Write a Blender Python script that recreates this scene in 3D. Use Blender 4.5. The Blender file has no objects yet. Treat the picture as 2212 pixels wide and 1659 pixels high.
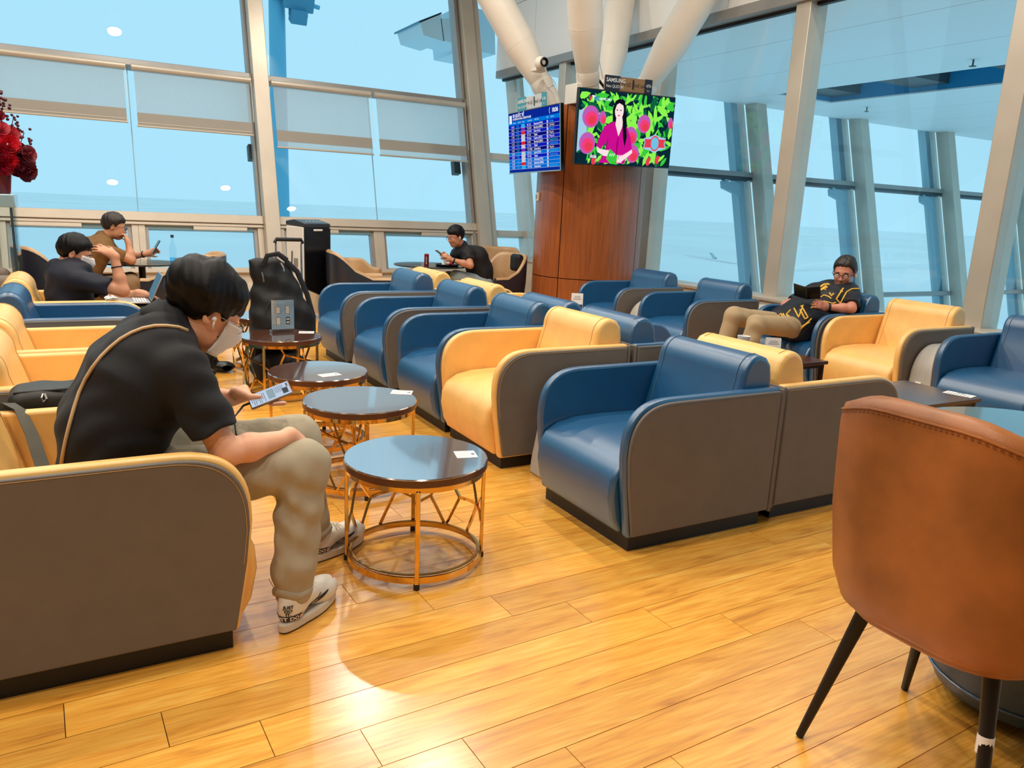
import bpy, bmesh, math, random
import numpy as np
from mathutils import Vector, Matrix, Quaternion
random.seed(7); RNG = np.random.default_rng(7)
scene = bpy.context.scene
COL = scene.collection
PI = math.pi

# ------------------------------------------------------------------ camera
W, H = 2212, 1659
CX, CY, FPX = W/2, H/2, 1666.04
_v1 = np.array([4110-CX, 590-CY, FPX]); _v2 = np.array([148-CX, 403-CY, FPX])   # vanishing points of the two wall directions
_v1 /= np.linalg.norm(_v1); _v2 /= np.linalg.norm(_v2)
_v3 = np.cross(_v2, _v1); _v3 /= np.linalg.norm(_v3)
if _v3[1] > 0: _v3 = -_v3
RC = np.array([_v1, _v2, _v3])          # world = RC @ (right, down, forward)
CAM = np.array([0.0, 0.0, 1.42])
cam_data = bpy.data.cameras.new('camera'); cam = bpy.data.objects.new('camera', cam_data); COL.objects.link(cam)
cam_data.sensor_width = 36.0; cam_data.lens = FPX/W*36.0; cam_data.clip_start = 0.05; cam_data.clip_end = 2000
_m = Matrix.Identity(4)
for i in range(3):
    _m[i][0] = RC[i][0]; _m[i][1] = -RC[i][1]; _m[i][2] = -RC[i][2]; _m[i][3] = CAM[i]
cam.matrix_world = _m
scene.camera = cam

# ------------------------------------------------------------------ sky, exposure, ceiling downlights, an added fill lamp
scene.view_settings.view_transform = 'Standard'; scene.view_settings.look = 'None'
scene.view_settings.exposure = 0.0; scene.view_settings.gamma = 1.0
scene.view_settings.use_curve_mapping = False
world = bpy.data.worlds.new('hazy_sky'); scene.world = world; world.use_nodes = True
_n = world.node_tree.nodes; _n['Background'].inputs[0].default_value = (0.42, 0.80, 1.0, 1); _n['Background'].inputs[1].default_value = 1.0
LAMP_SPOTS = [(x, y) for x in (-1.6, 0.9, 3.4) for y in (0.6, 2.6, 4.9, 7.4, 10.0) if not (x > 3 and y < 1)] + [(-1.8, -0.8), (5.2, 4.0), (-3.9, 2.4), (-3.9, 6.5)]  # lamp behind and left of the camera is added, brightening the left armchair
LAMP_Z, LAMP_W = 5.86, 60
for (x, y) in LAMP_SPOTS:
    ld = bpy.data.lights.new('downlight', 'AREA'); ld.shape = 'DISK'; ld.size = 0.22; ld.energy = LAMP_W; ld.color = (1.0, 0.90, 0.76)
    lo = bpy.data.objects.new('downlight_lamp', ld); COL.objects.link(lo); lo.location = (x, y, LAMP_Z - 0.02)
# ------------------------------------------------------------------ helpers: pixels to points
def ray(px, py): return RC @ np.array([px-CX, py-CY, FPX])
def atz(px, py, z=0.0):
    r = ray(px, py); return CAM + r*((z-CAM[2])/r[2])
def aty(px, py, Y):
    r = ray(px, py); return CAM + r*(Y/r[1])
def atx(px, py, X):
    r = ray(px, py); return CAM + r*(X/r[0])
# ------------------------------------------------------------------ helpers: materials
def lin(c):
    o = []
    for v in c[:3]:
        v = v/255.0; o.append(v/12.92 if v <= 0.04045 else ((v+0.055)/1.055)**2.4)
    return (*o, 1.0)
MATS = {}
def mat(name, rgb, rough=0.5, metal=0.0, spec=0.5, noise=0.0, nscale=40.0, bump=0.0, bscale=200.0, emit=None, estr=1.0, coat=0.0, stretch=None, alpha=1.0, sheen=0.0, trans=0.0):
    if name in MATS: return MATS[name]
    m = bpy.data.materials.new(name); m.use_nodes = True; MATS[name] = m
    nt = m.node_tree; b = nt.nodes['Principled BSDF']; c = lin(rgb)
    b.inputs['Base Color'].default_value = c; b.inputs['Roughness'].default_value = rough; b.inputs['Metallic'].default_value = metal
    b.inputs['Specular IOR Level'].default_value = spec; b.inputs['Coat Weight'].default_value = coat
    b.inputs['Sheen Weight'].default_value = sheen; b.inputs['Transmission Weight'].default_value = trans
    if coat: b.inputs['Coat Roughness'].default_value = 0.12
    if emit is not None:
        b.inputs['Emission Color'].default_value = lin(emit); b.inputs['Emission Strength'].default_value = estr
    if noise > 0 or bump > 0:
        tc = nt.nodes.new('ShaderNodeTexCoord'); mp = nt.nodes.new('ShaderNodeMapping'); nt.links.new(tc.outputs['Object'], mp.inputs[0])
        if stretch: mp.inputs['Scale'].default_value = stretch
    if noise > 0:
        tx = nt.nodes.new('ShaderNodeTexNoise'); tx.inputs['Scale'].default_value = nscale; tx.inputs['Detail'].default_value = 5
        nt.links.new(mp.outputs[0], tx.inputs['Vector'])
        rp = nt.nodes.new('ShaderNodeValToRGB'); rp.color_ramp.elements[0].position = 0.3; rp.color_ramp.elements[1].position = 0.7
        rp.color_ramp.elements[0].color = tuple(max(0, v*(1-noise)) for v in c[:3])+(1,); rp.color_ramp.elements[1].color = tuple(min(1, v*(1+noise)) for v in c[:3])+(1,)
        nt.links.new(tx.outputs['Fac'], rp.inputs[0]); nt.links.new(rp.outputs[0], b.inputs['Base Color'])
    if bump > 0:
        t2 = nt.nodes.new('ShaderNodeTexNoise'); t2.inputs['Scale'].default_value = bscale; t2.inputs['Detail'].default_value = 3
        nt.links.new(mp.outputs[0], t2.inputs['Vector'])
        bp = nt.nodes.new('ShaderNodeBump'); bp.inputs['Strength'].default_value = bump; bp.inputs['Distance'].default_value = 0.002
        nt.links.new(t2.outputs['Fac'], bp.inputs['Height']); nt.links.new(bp.outputs[0], b.inputs['Normal'])
    return m
def emat(name, rgb, s=1.0):
    if name in MATS: return MATS[name]
    m = bpy.data.materials.new(name); m.use_nodes = True; MATS[name] = m
    nt = m.node_tree; nt.nodes.clear(); o = nt.nodes.new('ShaderNodeOutputMaterial'); e = nt.nodes.new('ShaderNodeEmission')
    e.inputs[0].default_value = lin(rgb); e.inputs[1].default_value = s; nt.links.new(e.outputs[0], o.inputs[0]); return m
def glassmat(name, tint=(1, 1, 1), refl=0.10, rough=0.0, facing=0.5):
    # thin clear sheet: a clear and a mirror layer mixed by the viewing angle of the surface
    if name in MATS: return MATS[name]
    m = bpy.data.materials.new(name); m.use_nodes = True; MATS[name] = m
    nt = m.node_tree; nt.nodes.clear(); o = nt.nodes.new('ShaderNodeOutputMaterial')
    t = nt.nodes.new('ShaderNodeBsdfTransparent'); t.inputs[0].default_value = (*tint, 1)
    g = nt.nodes.new('ShaderNodeBsdfGlossy'); g.inputs['Roughness'].default_value = rough; g.inputs[0].default_value = (1, 1, 1, 1)
    l0 = nt.nodes.new('ShaderNodeLayerWeight'); l0.inputs['Blend'].default_value = 0.5; lw = nt.nodes.new('ShaderNodeMath'); lw.operation = 'POWER'; lw.inputs[1].default_value = 4.0; nt.links.new(l0.outputs['Facing'], lw.inputs[0])
    mx = nt.nodes.new('ShaderNodeMath'); mx.operation = 'MULTIPLY_ADD'; mx.inputs[1].default_value = facing; mx.inputs[2].default_value = refl; mx.use_clamp = True
    nt.links.new(lw.outputs[0], mx.inputs[0]); s = nt.nodes.new('ShaderNodeMixShader')
    nt.links.new(mx.outputs[0], s.inputs[0]); nt.links.new(t.outputs[0], s.inputs[1]); nt.links.new(g.outputs[0], s.inputs[2]); nt.links.new(s.outputs[0], o.inputs[0])
    return m
# ------------------------------------------------------------------ helpers: meshes
class MB:
    def __init__(self): self.v = []; self.f = []; self.mi = []; self.cur = 0
    def add(self, vs, fs):
        o = len(self.v); self.v.extend([tuple(map(float, p)) for p in vs]); self.f.extend([tuple(i+o for i in f) for f in fs]); self.mi.extend([self.cur]*len(fs)); return self
    def box(self, c, s, rot=None):
        x, y, z = (k/2 for k in s); p = [Vector((sx*x, sy*y, sz*z)) for sz in (-1, 1) for sy in (-1, 1) for sx in (-1, 1)]
        if rot is not None:
            if not isinstance(rot, Matrix): rot = Matrix.Rotation(rot, 3, 'Z')
            p = [rot @ q for q in p]
        p = [q + Vector(c) for q in p]
        return self.add(p, [(0, 2, 3, 1), (4, 5, 7, 6), (0, 1, 5, 4), (2, 6, 7, 3), (0, 4, 6, 2), (1, 3, 7, 5)])
    def box2(self, a, b): return self.box([(a[i]+b[i])/2 for i in range(3)], [abs(b[i]-a[i]) for i in range(3)])
    def tube(self, pts, r, n=8, closed=False, caps=True, sq=None):
        pts = [Vector(p) for p in pts]; N = len(pts); rs = r if hasattr(r, '__len__') else [r]*N
        rings = []; nrm = None
        for i in range(N):
            if closed: t = pts[(i+1) % N]-pts[i-1]
            else: t = pts[min(i+1, N-1)]-pts[max(i-1, 0)]
            t.normalize()
            if nrm is None:
                a = Vector((0, 0, 1)) if abs(t.z) < 0.9 else Vector((1, 0, 0)); nrm = (a-t*a.dot(t)).normalized()
            else: nrm = (nrm-t*nrm.dot(t)).normalized()
            b = t.cross(nrm); ring = []
            for k in range(n):
                a = 2*PI*k/n + (PI/4 if n == 4 else 0); ring.append(pts[i]+(nrm*math.cos(a)*(sq[0] if sq else 1)+b*math.sin(a)*(sq[1] if sq else 1))*rs[i])
            rings.append(ring)
        vs = [p for rg in rings for p in rg]; fs = []
        M = N if closed else N-1
        for i in range(M):
            j = (i+1) % N
            for k in range(n): fs.append((i*n+k, i*n+(k+1) % n, j*n+(k+1) % n, j*n+k))
        if caps and not closed: fs += [tuple(range(n-1, -1, -1)), tuple((N-1)*n+k for k in range(n))]
        return self.add(vs, fs)
    def lathe(self, prof, n=24, c=(0, 0, 0), a0=0, a1=2*PI, axis=None):
        full = abs(a1-a0-2*PI) < 1e-6; M = n if full else n+1; vs = []; fs = []
        for k in range(M):
            a = a0+(a1-a0)*k/n
            for (r, z) in prof: vs.append((r*math.cos(a), r*math.sin(a), z))
        if axis is not None:
            q = Vector((0, 0, 1)).rotation_difference(Vector(axis)); vs = [q @ Vector(p) for p in vs]
        vs = [Vector(p)+Vector(c) for p in vs]; m = len(prof)
        for k in range(n):
            j = (k+1) % M
            for i in range(m-1): fs.append((k*m+i, j*m+i, j*m+i+1, k*m+i+1))
        return self.add(vs, fs)
    def prism(self, out, a, b, axis=1):
        # outline (u, w) extruded along an axis from a to b
        def P(u, w, t): return ((t, u, w) if axis == 0 else (u, t, w) if axis == 1 else (u, w, t))
        n = len(out); vs = [P(u, w, a) for u, w in out]+[P(u, w, b) for u, w in out]
        fs = [tuple(range(n-1, -1, -1)), tuple(range(n, 2*n))]+[(i, (i+1) % n, n+(i+1) % n, n+i) for i in range(n)]
        return self.add(vs, fs)
    def sphere(self, c, r, nu=12, nv=8, rot=None):
        r = r if hasattr(r, '__len__') else (r, r, r); vs = []; fs = []
        for j in range(nv+1):
            t = PI*j/nv
            for i in range(nu):
                a = 2*PI*i/nu; p = Vector((r[0]*math.sin(t)*math.cos(a), r[1]*math.sin(t)*math.sin(a), r[2]*math.cos(t)))
                if rot is not None: p = rot @ p
                vs.append(p+Vector(c))
        for j in range(nv):
            for i in range(nu): fs.append((j*nu+i, (j+1)*nu+i, (j+1)*nu+(i+1) % nu, j*nu+(i+1) % nu))
        return self.add(vs, fs)
    def build(self, name, m, parent=None, smooth=False, bevel=0, seg=2, fix=True, auto=None):
        me = bpy.data.meshes.new(name); me.from_pydata(self.v, [], self.f)
        for mm in (m if isinstance(m, (list, tuple)) else [m]): me.materials.append(mm)
        if any(self.mi): me.polygons.foreach_set('material_index', self.mi)
        me.update()
        if fix:
            bm = bmesh.new(); bm.from_mesh(me); bmesh.ops.remove_doubles(bm, verts=bm.verts, dist=1e-6); bmesh.ops.recalc_face_normals(bm, faces=bm.faces)
            bm.to_mesh(me); bm.free()
        if smooth or auto:
            me.polygons.foreach_set('use_smooth', [True]*len(me.polygons))
            if auto: me.set_sharp_from_angle(angle=math.radians(auto))
        o = bpy.data.objects.new(name, me); COL.objects.link(o)
        if parent: o.parent = parent
        if bevel:
            bv = o.modifiers.new('edge', 'BEVEL'); bv.width = bevel; bv.segments = seg; bv.limit_method = 'ANGLE'; bv.angle_limit = math.radians(35)
            me.polygons.foreach_set('use_smooth', [True]*len(me.polygons)); me.set_sharp_from_angle(angle=math.radians(50))
            bv.harden_normals = False
        return o
def tag(o, label=None, cat=None, group=None, kind=None):
    if label: o['label'] = label
    if cat: o['category'] = cat
    if group: o['group'] = group
    if kind: o['kind'] = kind
    return o
def thing(name, label, cat, loc=(0, 0, 0), rz=0.0, group=None):
    o = bpy.data.objects.new(name, None); COL.objects.link(o); o.location = loc; o.rotation_euler = (0, 0, rz); o.empty_display_size = 0.1
    return tag(o, label, cat, group)
def dup(o, parent=None):
    c = o.copy(); COL.objects.link(c)
    if parent is not None: c.parent = parent
    for ch in KIDS(o): dup(ch, c)
    return c
def KIDS(o): return [x for x in o.children]
def place(o, loc, rz, label, group=None):
    o.location = loc; o.rotation_euler = (0, 0, rz); o['label'] = label
    if group: o['group'] = group
    return o
def arc(cx, cz, rx, rz, a0, a1, n): return [(cx+rx*math.cos(math.radians(a0+(a1-a0)*i/n)), cz+rz*math.sin(math.radians(a0+(a1-a0)*i/n))) for i in range(n+1)]
def frame(origin, xdir, zdir):
    z = Vector(zdir).normalized(); x = Vector(xdir); x = (x-z*x.dot(z)).normalized(); y = z.cross(x)
    m = Matrix.Identity(4)
    for i in range(3): m[i][0] = x[i]; m[i][1] = y[i]; m[i][2] = z[i]; m[i][3] = origin[i]
    return m
def text_mesh(s, size, align='LEFT', bold=0.0, extrude=0.0):
    cu = bpy.data.curves.new('lettering', 'FONT'); cu.body = s; cu.size = size; cu.align_x = align; cu.align_y = 'CENTER'; cu.offset = bold; cu.extrude = extrude; cu.resolution_u = 3
    o = bpy.data.objects.new('lettering', cu); me = bpy.data.meshes.new_from_object(o)
    vs = [tuple(v.co) for v in me.vertices]; fs = [tuple(p.vertices) for p in me.polygons]
    bpy.data.objects.remove(o); bpy.data.curves.remove(cu); bpy.data.meshes.remove(me); return vs, fs
def text_into(mb, s, size, x, y, z=0.0, align='LEFT', bold=0.0, sx=1.0, rot=0.0):
    vs, fs = text_mesh(s, size, align, bold); c, sn = math.cos(rot), math.sin(rot)
    mb.add([(x+(v[0]*sx)*c-v[1]*sn, y+(v[0]*sx)*sn+v[1]*c, z) for v in vs], fs)
# ------------------------------------------------------------------ helpers: soft modelled solids (distance fields meshed by surface nets)
def smin(a, b, k):
    h = np.clip(0.5+0.5*(b-a)/k, 0, 1); return b+(a-b)*h-k*h*(1-h)
def smax(a, b, k): return -smin(-a, -b, k)
def V3(p): return np.asarray(p, dtype=np.float32)
def cone(a, b, r0, r1):
    a = V3(a); b = V3(b); ba = b-a; L = float(ba@ba)+1e-9
    def f(P):
        pa = P-a; t = np.clip((pa@ba)/L, 0, 1); return np.linalg.norm(pa-t[:, None]*ba, axis=1)-(r0+(r1-r0)*t)
    return f
def ell(c, r, R=None):
    c = V3(c); r = V3(r); Rm = None if R is None else V3(R)
    def f(P):
        q = P-c
        if Rm is not None: q = q@Rm        # columns of R are the local axes
        k0 = np.linalg.norm(q/r, axis=1); k1 = np.linalg.norm(q/(r*r), axis=1); return k0*(k0-1.0)/np.maximum(k1, 1e-6)
    return f
def rbox(c, s, rd, R=None):
    c = V3(c); s = V3(s)/2-rd; Rm = None if R is None else V3(R)
    def f(P):
        q = P-c
        if Rm is not None: q = q@Rm
        q = np.abs(q)-s; return np.linalg.norm(np.maximum(q, 0), axis=1)+np.minimum(q.max(axis=1), 0)-rd
    return f
def union(fs, k=0.02):
    def f(P):
        d = fs[0](P)
        for g in fs[1:]:
            if isinstance(g, tuple): d = smin(d, g[0](P), g[1])
            else: d = smin(d, g(P), k)
        return d
    return f
def cut(f, g, k=0.004): return lambda P: smax(f(P), -g(P), k)
def inter(f, g, k=0.004): return lambda P: smax(f(P), g(P), k)
def half(p, n):          # keeps the side the normal points away from
    p = V3(p); n = V3(n); n = n/np.linalg.norm(n); return lambda P: (P-p)@n
def nets(f, lo, hi, res):
    lo = np.array(lo, float); hi = np.array(hi, float); B = 12
    nb = np.maximum(np.ceil((hi-lo)/(res*B)).astype(int), 1); n = nb*B+1
    vals = np.ones(n, np.float32)
    bx, by, bz = np.meshgrid(*[np.arange(k) for k in nb], indexing='ij'); bc = np.stack([bx, by, bz], -1).reshape(-1, 3)
    d = f((lo+(bc+0.5)*B*res).astype(np.float32)); rad = B*res*0.5*1.7321
    g = np.arange(B+1); gx, gy, gz = np.meshgrid(g, g, g, indexing='ij'); gg = np.stack([gx, gy, gz], -1).reshape(-1, 3)
    near = np.abs(d) <= rad*1.35
    for (i, j, k), di in zip(bc[~near], d[~near]):
        if di < 0: vals[i*B:i*B+B+1, j*B:j*B+B+1, k*B:k*B+B+1] = -1
    idx = bc[near]
    for s in range(0, len(idx), 200):
        ch = idx[s:s+200]; P = (ch[:, None, :]*B+gg[None]).reshape(-1, 3); v = f((lo+P*res).astype(np.float32)); vals[P[:, 0], P[:, 1], P[:, 2]] = v
    ins = vals < 0
    c = [vals[a:n[0]-1+a, b:n[1]-1+b, e:n[2]-1+e] for a in (0, 1) for b in (0, 1) for e in (0, 1)]
    cnt = sum((q < 0).astype(np.int8) for q in c); act = (cnt > 0) & (cnt < 8)
    ids = -np.ones(act.shape, np.int64); cells = np.argwhere(act); ids[act] = np.arange(len(cells))
    cv = np.stack([q[act] for q in c], 1); off = np.array([(a, b, e) for a in (0, 1) for b in (0, 1) for e in (0, 1)], float)
    pos = np.zeros((len(cells), 3)); num = np.zeros(len(cells))
    for i in range(8):
        for j in range(i+1, 8):
            if np.abs(off[i]-off[j]).sum() == 1:
                m = (cv[:, i] < 0) != (cv[:, j] < 0); den = cv[:, i]-cv[:, j]; t = np.where(m, cv[:, i]/np.where(np.abs(den) < 1e-12, 1, den), 0)
                pos += m[:, None]*(off[i]+t[:, None]*(off[j]-off[i])); num += m
    pos = lo+(cells+pos/num[:, None])*res
    faces = []
    for ax in range(3):
        sl0 = [slice(None)]*3; sl1 = [slice(None)]*3; sl0[ax] = slice(0, -1); sl1[ax] = slice(1, None)
        e = np.argwhere(ins[tuple(sl0)] != ins[tuple(sl1)]); u, w = (ax+1) % 3, (ax+2) % 3
        ok = (e[:, u] > 0) & (e[:, w] > 0) & (e[:, u] < n[u]-1) & (e[:, w] < n[w]-1); e = e[ok]
        if len(e) == 0: continue
        q = []
        for du, dw in ((-1, -1), (0, -1), (0, 0), (-1, 0)):
            t = e.copy(); t[:, u] += du; t[:, w] += dw; q.append(ids[t[:, 0], t[:, 1], t[:, 2]])
        q = np.stack(q, 1); fl = ins[e[:, 0], e[:, 1], e[:, 2]]; q[~fl] = q[~fl][:, ::-1]; faces.append(q[(q >= 0).all(1)])
    return pos, np.concatenate(faces)
def solid(name, f, lo, hi, res, m, parent=None, smooth_it=1):
    v, fc = nets(f, lo, hi, res); me = bpy.data.meshes.new(name)
    me.vertices.add(len(v)); me.vertices.foreach_set('co', v.astype(np.float32).ravel())
    me.loops.add(fc.size); me.loops.foreach_set('vertex_index', fc.ravel().astype(np.int32))
    me.polygons.add(len(fc)); me.polygons.foreach_set('loop_start', np.arange(0, fc.size, 4, dtype=np.int32)); me.polygons.foreach_set('loop_total', np.full(len(fc), 4, np.int32))
    me.polygons.foreach_set('use_smooth', np.ones(len(fc), bool)); me.materials.append(m); me.update(calc_edges=True); me.validate()
    o = bpy.data.objects.new(name, me); COL.objects.link(o)
    if parent: o.parent = parent
    if smooth_it:
        s = o.modifiers.new('soften', 'SMOOTH'); s.factor = 0.5; s.iterations = smooth_it
    return o
def march(f, px, py, t0=0.5, t1=20.0):
    r = ray(px, py); r = r/np.linalg.norm(r); t = t0
    for _ in range(220):
        p = CAM+r*t; d = float(f(V3([p]))[0])
        if d < 0.0008: return p
        t += max(d*0.7, 0.0008)
        if t > t1: return None
    return CAM+r*t
def grad(f, p):
    e = 0.002; q = V3([[p[0]+e, p[1], p[2]], [p[0]-e, p[1], p[2]], [p[0], p[1]+e, p[2]], [p[0], p[1]-e, p[2]], [p[0], p[1], p[2]+e], [p[0], p[1], p[2]-e]]); d = f(q)
    g = np.array([d[0]-d[1], d[2]-d[3], d[4]-d[5]]); return g/(np.linalg.norm(g)+1e-9)
# ================================================================== THE SETTING
M_frame = mat('satin_aluminium', (196, 186, 172), 0.38, 0.25, noise=0.05, nscale=3)
M_framedk = mat('grey_aluminium', (150, 148, 146), 0.4, 0.3, noise=0.05, nscale=3)
M_gasket = mat('dark_gasket', (40, 62, 72), 0.5)
M_gasketb = mat('blue_grey_seal', (132, 172, 188), 0.45)
M_glass = glassmat('window_glass', (1.0, 1.0, 1.0), 0.012, 0.0, 0.5)
M_glassG = glassmat('partition_glass', (0.99, 1.0, 1.0), 0.022, 0.0, 0.7)
M_white = mat('white_painted_steel', (232, 226, 216), 0.45, noise=0.04, nscale=3)
M_panel = mat('white_fascia_panel', (244, 244, 242), 0.4)
M_ceil = mat('white_ceiling_panel', (222, 228, 230), 0.6)
M_wall = mat('warm_plaster', (104, 92, 80), 0.8, noise=0.05, nscale=4)
M_lowwall = mat('stone_sill', (208, 198, 182), 0.45, noise=0.05, nscale=8)
M_black = mat('black_base', (14, 14, 18), 0.5)

# floor: dark base with separate planks
def plank_mat():
    m = bpy.data.materials.new('oak_plank'); m.use_nodes = True; nt = m.node_tree; b = nt.nodes['Principled BSDF']; N = nt.nodes.new; L = nt.links.new
    tc = N('ShaderNodeTexCoord'); oi = N('ShaderNodeObjectInfo'); geo = N('ShaderNodeNewGeometry')
    ad = N('ShaderNodeVectorMath'); ad.operation = 'MULTIPLY_ADD'; ad.inputs[1].default_value = (37, 19, 11); cm = N('ShaderNodeCombineXYZ')
    for i in range(3): L(oi.outputs['Random'], cm.inputs[i])
    L(cm.outputs[0], ad.inputs[0]); L(geo.outputs['Position'], ad.inputs[2])
    mp = N('ShaderNodeMapping'); mp.inputs['Scale'].default_value = (1.6, 14.0, 1); mp.inputs['Rotation'].default_value = (0, 0, -0.037); L(ad.outputs[0], mp.inputs[0])
    n1 = N('ShaderNodeTexNoise'); n1.inputs['Scale'].default_value = 1.3; n1.inputs['Detail'].default_value = 7; n1.inputs['Distortion'].default_value = 1.6; L(mp.outputs[0], n1.inputs['Vector'])
    mp2 = N('ShaderNodeMapping'); mp2.inputs['Scale'].default_value = (7, 120, 1); mp2.inputs['Rotation'].default_value = (0, 0, -0.037); L(ad.outputs[0], mp2.inputs[0])
    n2 = N('ShaderNodeTexNoise'); n2.inputs['Scale'].default_value = 1.0; n2.inputs['Detail'].default_value = 4; L(mp2.outputs[0], n2.inputs['Vector'])
    rp = N('ShaderNodeValToRGB'); e = rp.color_ramp.elements
    e[0].position = 0.28; e[0].color = lin((206, 138, 54)); e[1].position = 0.62; e[1].color = lin((246, 184, 80))
    k = e.new(0.42); k.color = lin((236, 166, 62)); k = e.new(0.8); k.color = lin((250, 202, 108))
    L(n1.outputs['Fac'], rp.inputs[0])
    mx = N('ShaderNodeMix'); mx.data_type = 'RGBA'; mx.blend_type = 'MULTIPLY'; mx.inputs['Factor'].default_value = 0.55
    r2 = N('ShaderNodeValToRGB'); r2.color_ramp.elements[0].position = 0.35; r2.color_ramp.elements[0].color = (0.74, 0.66, 0.54, 1); r2.color_ramp.elements[1].position = 0.6; r2.color_ramp.elements[1].color = (1, 1, 1, 1)
    L(n2.outputs['Fac'], r2.inputs[0]); L(rp.outputs[0], mx.inputs[6]); L(r2.outputs[0], mx.inputs[7])
    hv = N('ShaderNodeHueSaturation'); mr = N('ShaderNodeMapRange'); mr.inputs[3].default_value = 0.86; mr.inputs[4].default_value = 1.1; L(oi.outputs['Random'], mr.inputs[0]); L(mr.outputs[0], hv.inputs['Value'])
    L(mx.outputs[2], hv.inputs['Color']); L(hv.outputs[0], b.inputs['Base Color'])
    b.inputs['Roughness'].default_value = 0.23; b.inputs['IOR'].default_value = 2.3
    bp = N('ShaderNodeBump'); bp.inputs['Strength'].default_value = 0.08; bp.inputs['Distance'].default_value = 0.001; L(n2.outputs['Fac'], bp.inputs['Height']); L(bp.outputs[0], b.inputs['Normal'])
    return m
M_plank = plank_mat()
floor = MB().box2((-8, -5, -0.25), (6.8, 12.3, -0.006)).build('floor', mat('floor_joint', (70, 44, 20), 0.8)); tag(floor, kind='structure')
PW, PL, PA = 0.1631, 1.386, 0.037
pm = MB().box2((0.0012, 0.0012, -0.005), (PL-0.0012, PW-0.0012, 0.0)); rest = MB(); ca, sa = math.cos(PA), math.sin(PA); first = None
for row in range(-46, 66):
    y0 = 2.10+row*PW; jx = -0.03-row*0.231
    for c in range(-12, 14):
        x0 = jx % PL + c*PL
        wx, wy = x0*ca-y0*sa, x0*sa+y0*ca
        if wx > 6.5 or wx < -7.9 or wy > 12.05 or wy < -4.7: continue
        if -1.9 < wx < 3.6 and 0.9 < wy < 7.4:
            if first is None: o = first = pm.build('plank', M_plank, floor)
            else: o = bpy.data.objects.new('plank', first.data); COL.objects.link(o); o.parent = floor
            o.location = (wx, wy, 0); o.rotation_euler = (0, 0, PA)
        else:
            R3 = Matrix.Rotation(PA, 3, 'Z'); rest.add([(min(q.x, 6.6), q.y, q.z) for q in (R3 @ Vector(p)+Vector((wx, wy, 0)) for p in pm.v)], pm.f)
r = rest.build('far_planks', M_plank, floor, fix=False); r['kind'] = 'stuff'

# window facade, leaning outwards
TI = 0.27; FC = math.sqrt(1+TI*TI)
RF = Matrix(((1, 0, 0), (0, 1/FC, TI/FC), (0, -TI/FC, 1/FC))).transposed()
def FQ(x, z, d=0.0): return Vector((x, 12+TI*(z-0.68)-d/FC, z+d*TI/FC))
UF = Vector((0, TI/FC, 1/FC)); NF = Vector((0, -1/FC, TI/FC))
def fbox(mb, x0, x1, z0, z1, d0, d1):
    p = [FQ(x, z, d) for z in (z0, z1) for d in (d1, d0) for x in (x0, x1)]
    return mb.add(p, [(0, 2, 3, 1), (4, 5, 7, 6), (0, 1, 5, 4), (2, 6, 7, 3), (0, 4, 6, 2), (1, 3, 7, 5)])
def fpart(name, m, parent, *b, bevel=0.0): return fbox(MB(), *b).build(name, m, parent, bevel=bevel)
wallF = fbox(MB(), -8, 6.72, -0.24, 0.30, -0.1, 0.12).build('wall_back', M_lowwall); tag(wallF, kind='structure')
fpart('sill_ledge', M_frame, wallF, -8, 6.72, 0.27, 0.325, -0.12, 0.2, bevel=0.006)
MULL = [-4.45, -0.93, 2.59, 6.12]
tr = thing('trim_1', None, None); tag(tr, kind='structure')
for x in MULL:
    fpart('mullion', M_frame, tr, x-0.11, x+0.11, 0.0, 9.6, 0.0, 0.24, bevel=0.008)
    fpart('mullion_fin', M_framedk, tr, x-0.15, x-0.115, 0.0, 9.6, -0.12, 0.05, bevel=0.004)
fpart('mullion', M_frame, tr, 6.27, 6.37, 0.0, 9.6, -0.1, 0.16, bevel=0.006)
fpart('mullion', M_framedk, tr, 5.93, 5.99, 0.0, 9.6, -0.1, 0.12, bevel=0.006)
for a, b in zip(MULL[:-1], MULL[1:]):
    fpart('transom', M_frame, tr, a+0.11, b-0.11, 0.975, 1.095, -0.05, 0.14, bevel=0.006)
    fpart('transom', M_frame, tr, a+0.11, b-0.11, 0.93, 0.968, -0.05, 0.12, bevel=0.004)
    fpart('blind_rail', M_framedk, tr, a+0.11, b-0.11, 3.06, 3.15, -0.08, 0.12, bevel=0.008)
for (a, b) in [(6.37, 7.0)]:
    fpart('transom', M_frame, tr, a, b, 2.19, 2.30, -0.05, 0.10, bevel=0.006)
    fpart('transom', M_frame, tr, a, b, 0.9, 1.0, -0.05, 0.10, bevel=0.006)
fpart('corner_post', M_frame, tr, 6.94, 7.12, -0.2, 6.0, -0.1, 0.22, bevel=0.008)
fpart('corner_post', M_framedk, tr, 7.15, 7.22, -0.2, 6.0, -0.2, 0.05, bevel=0.008)
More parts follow.
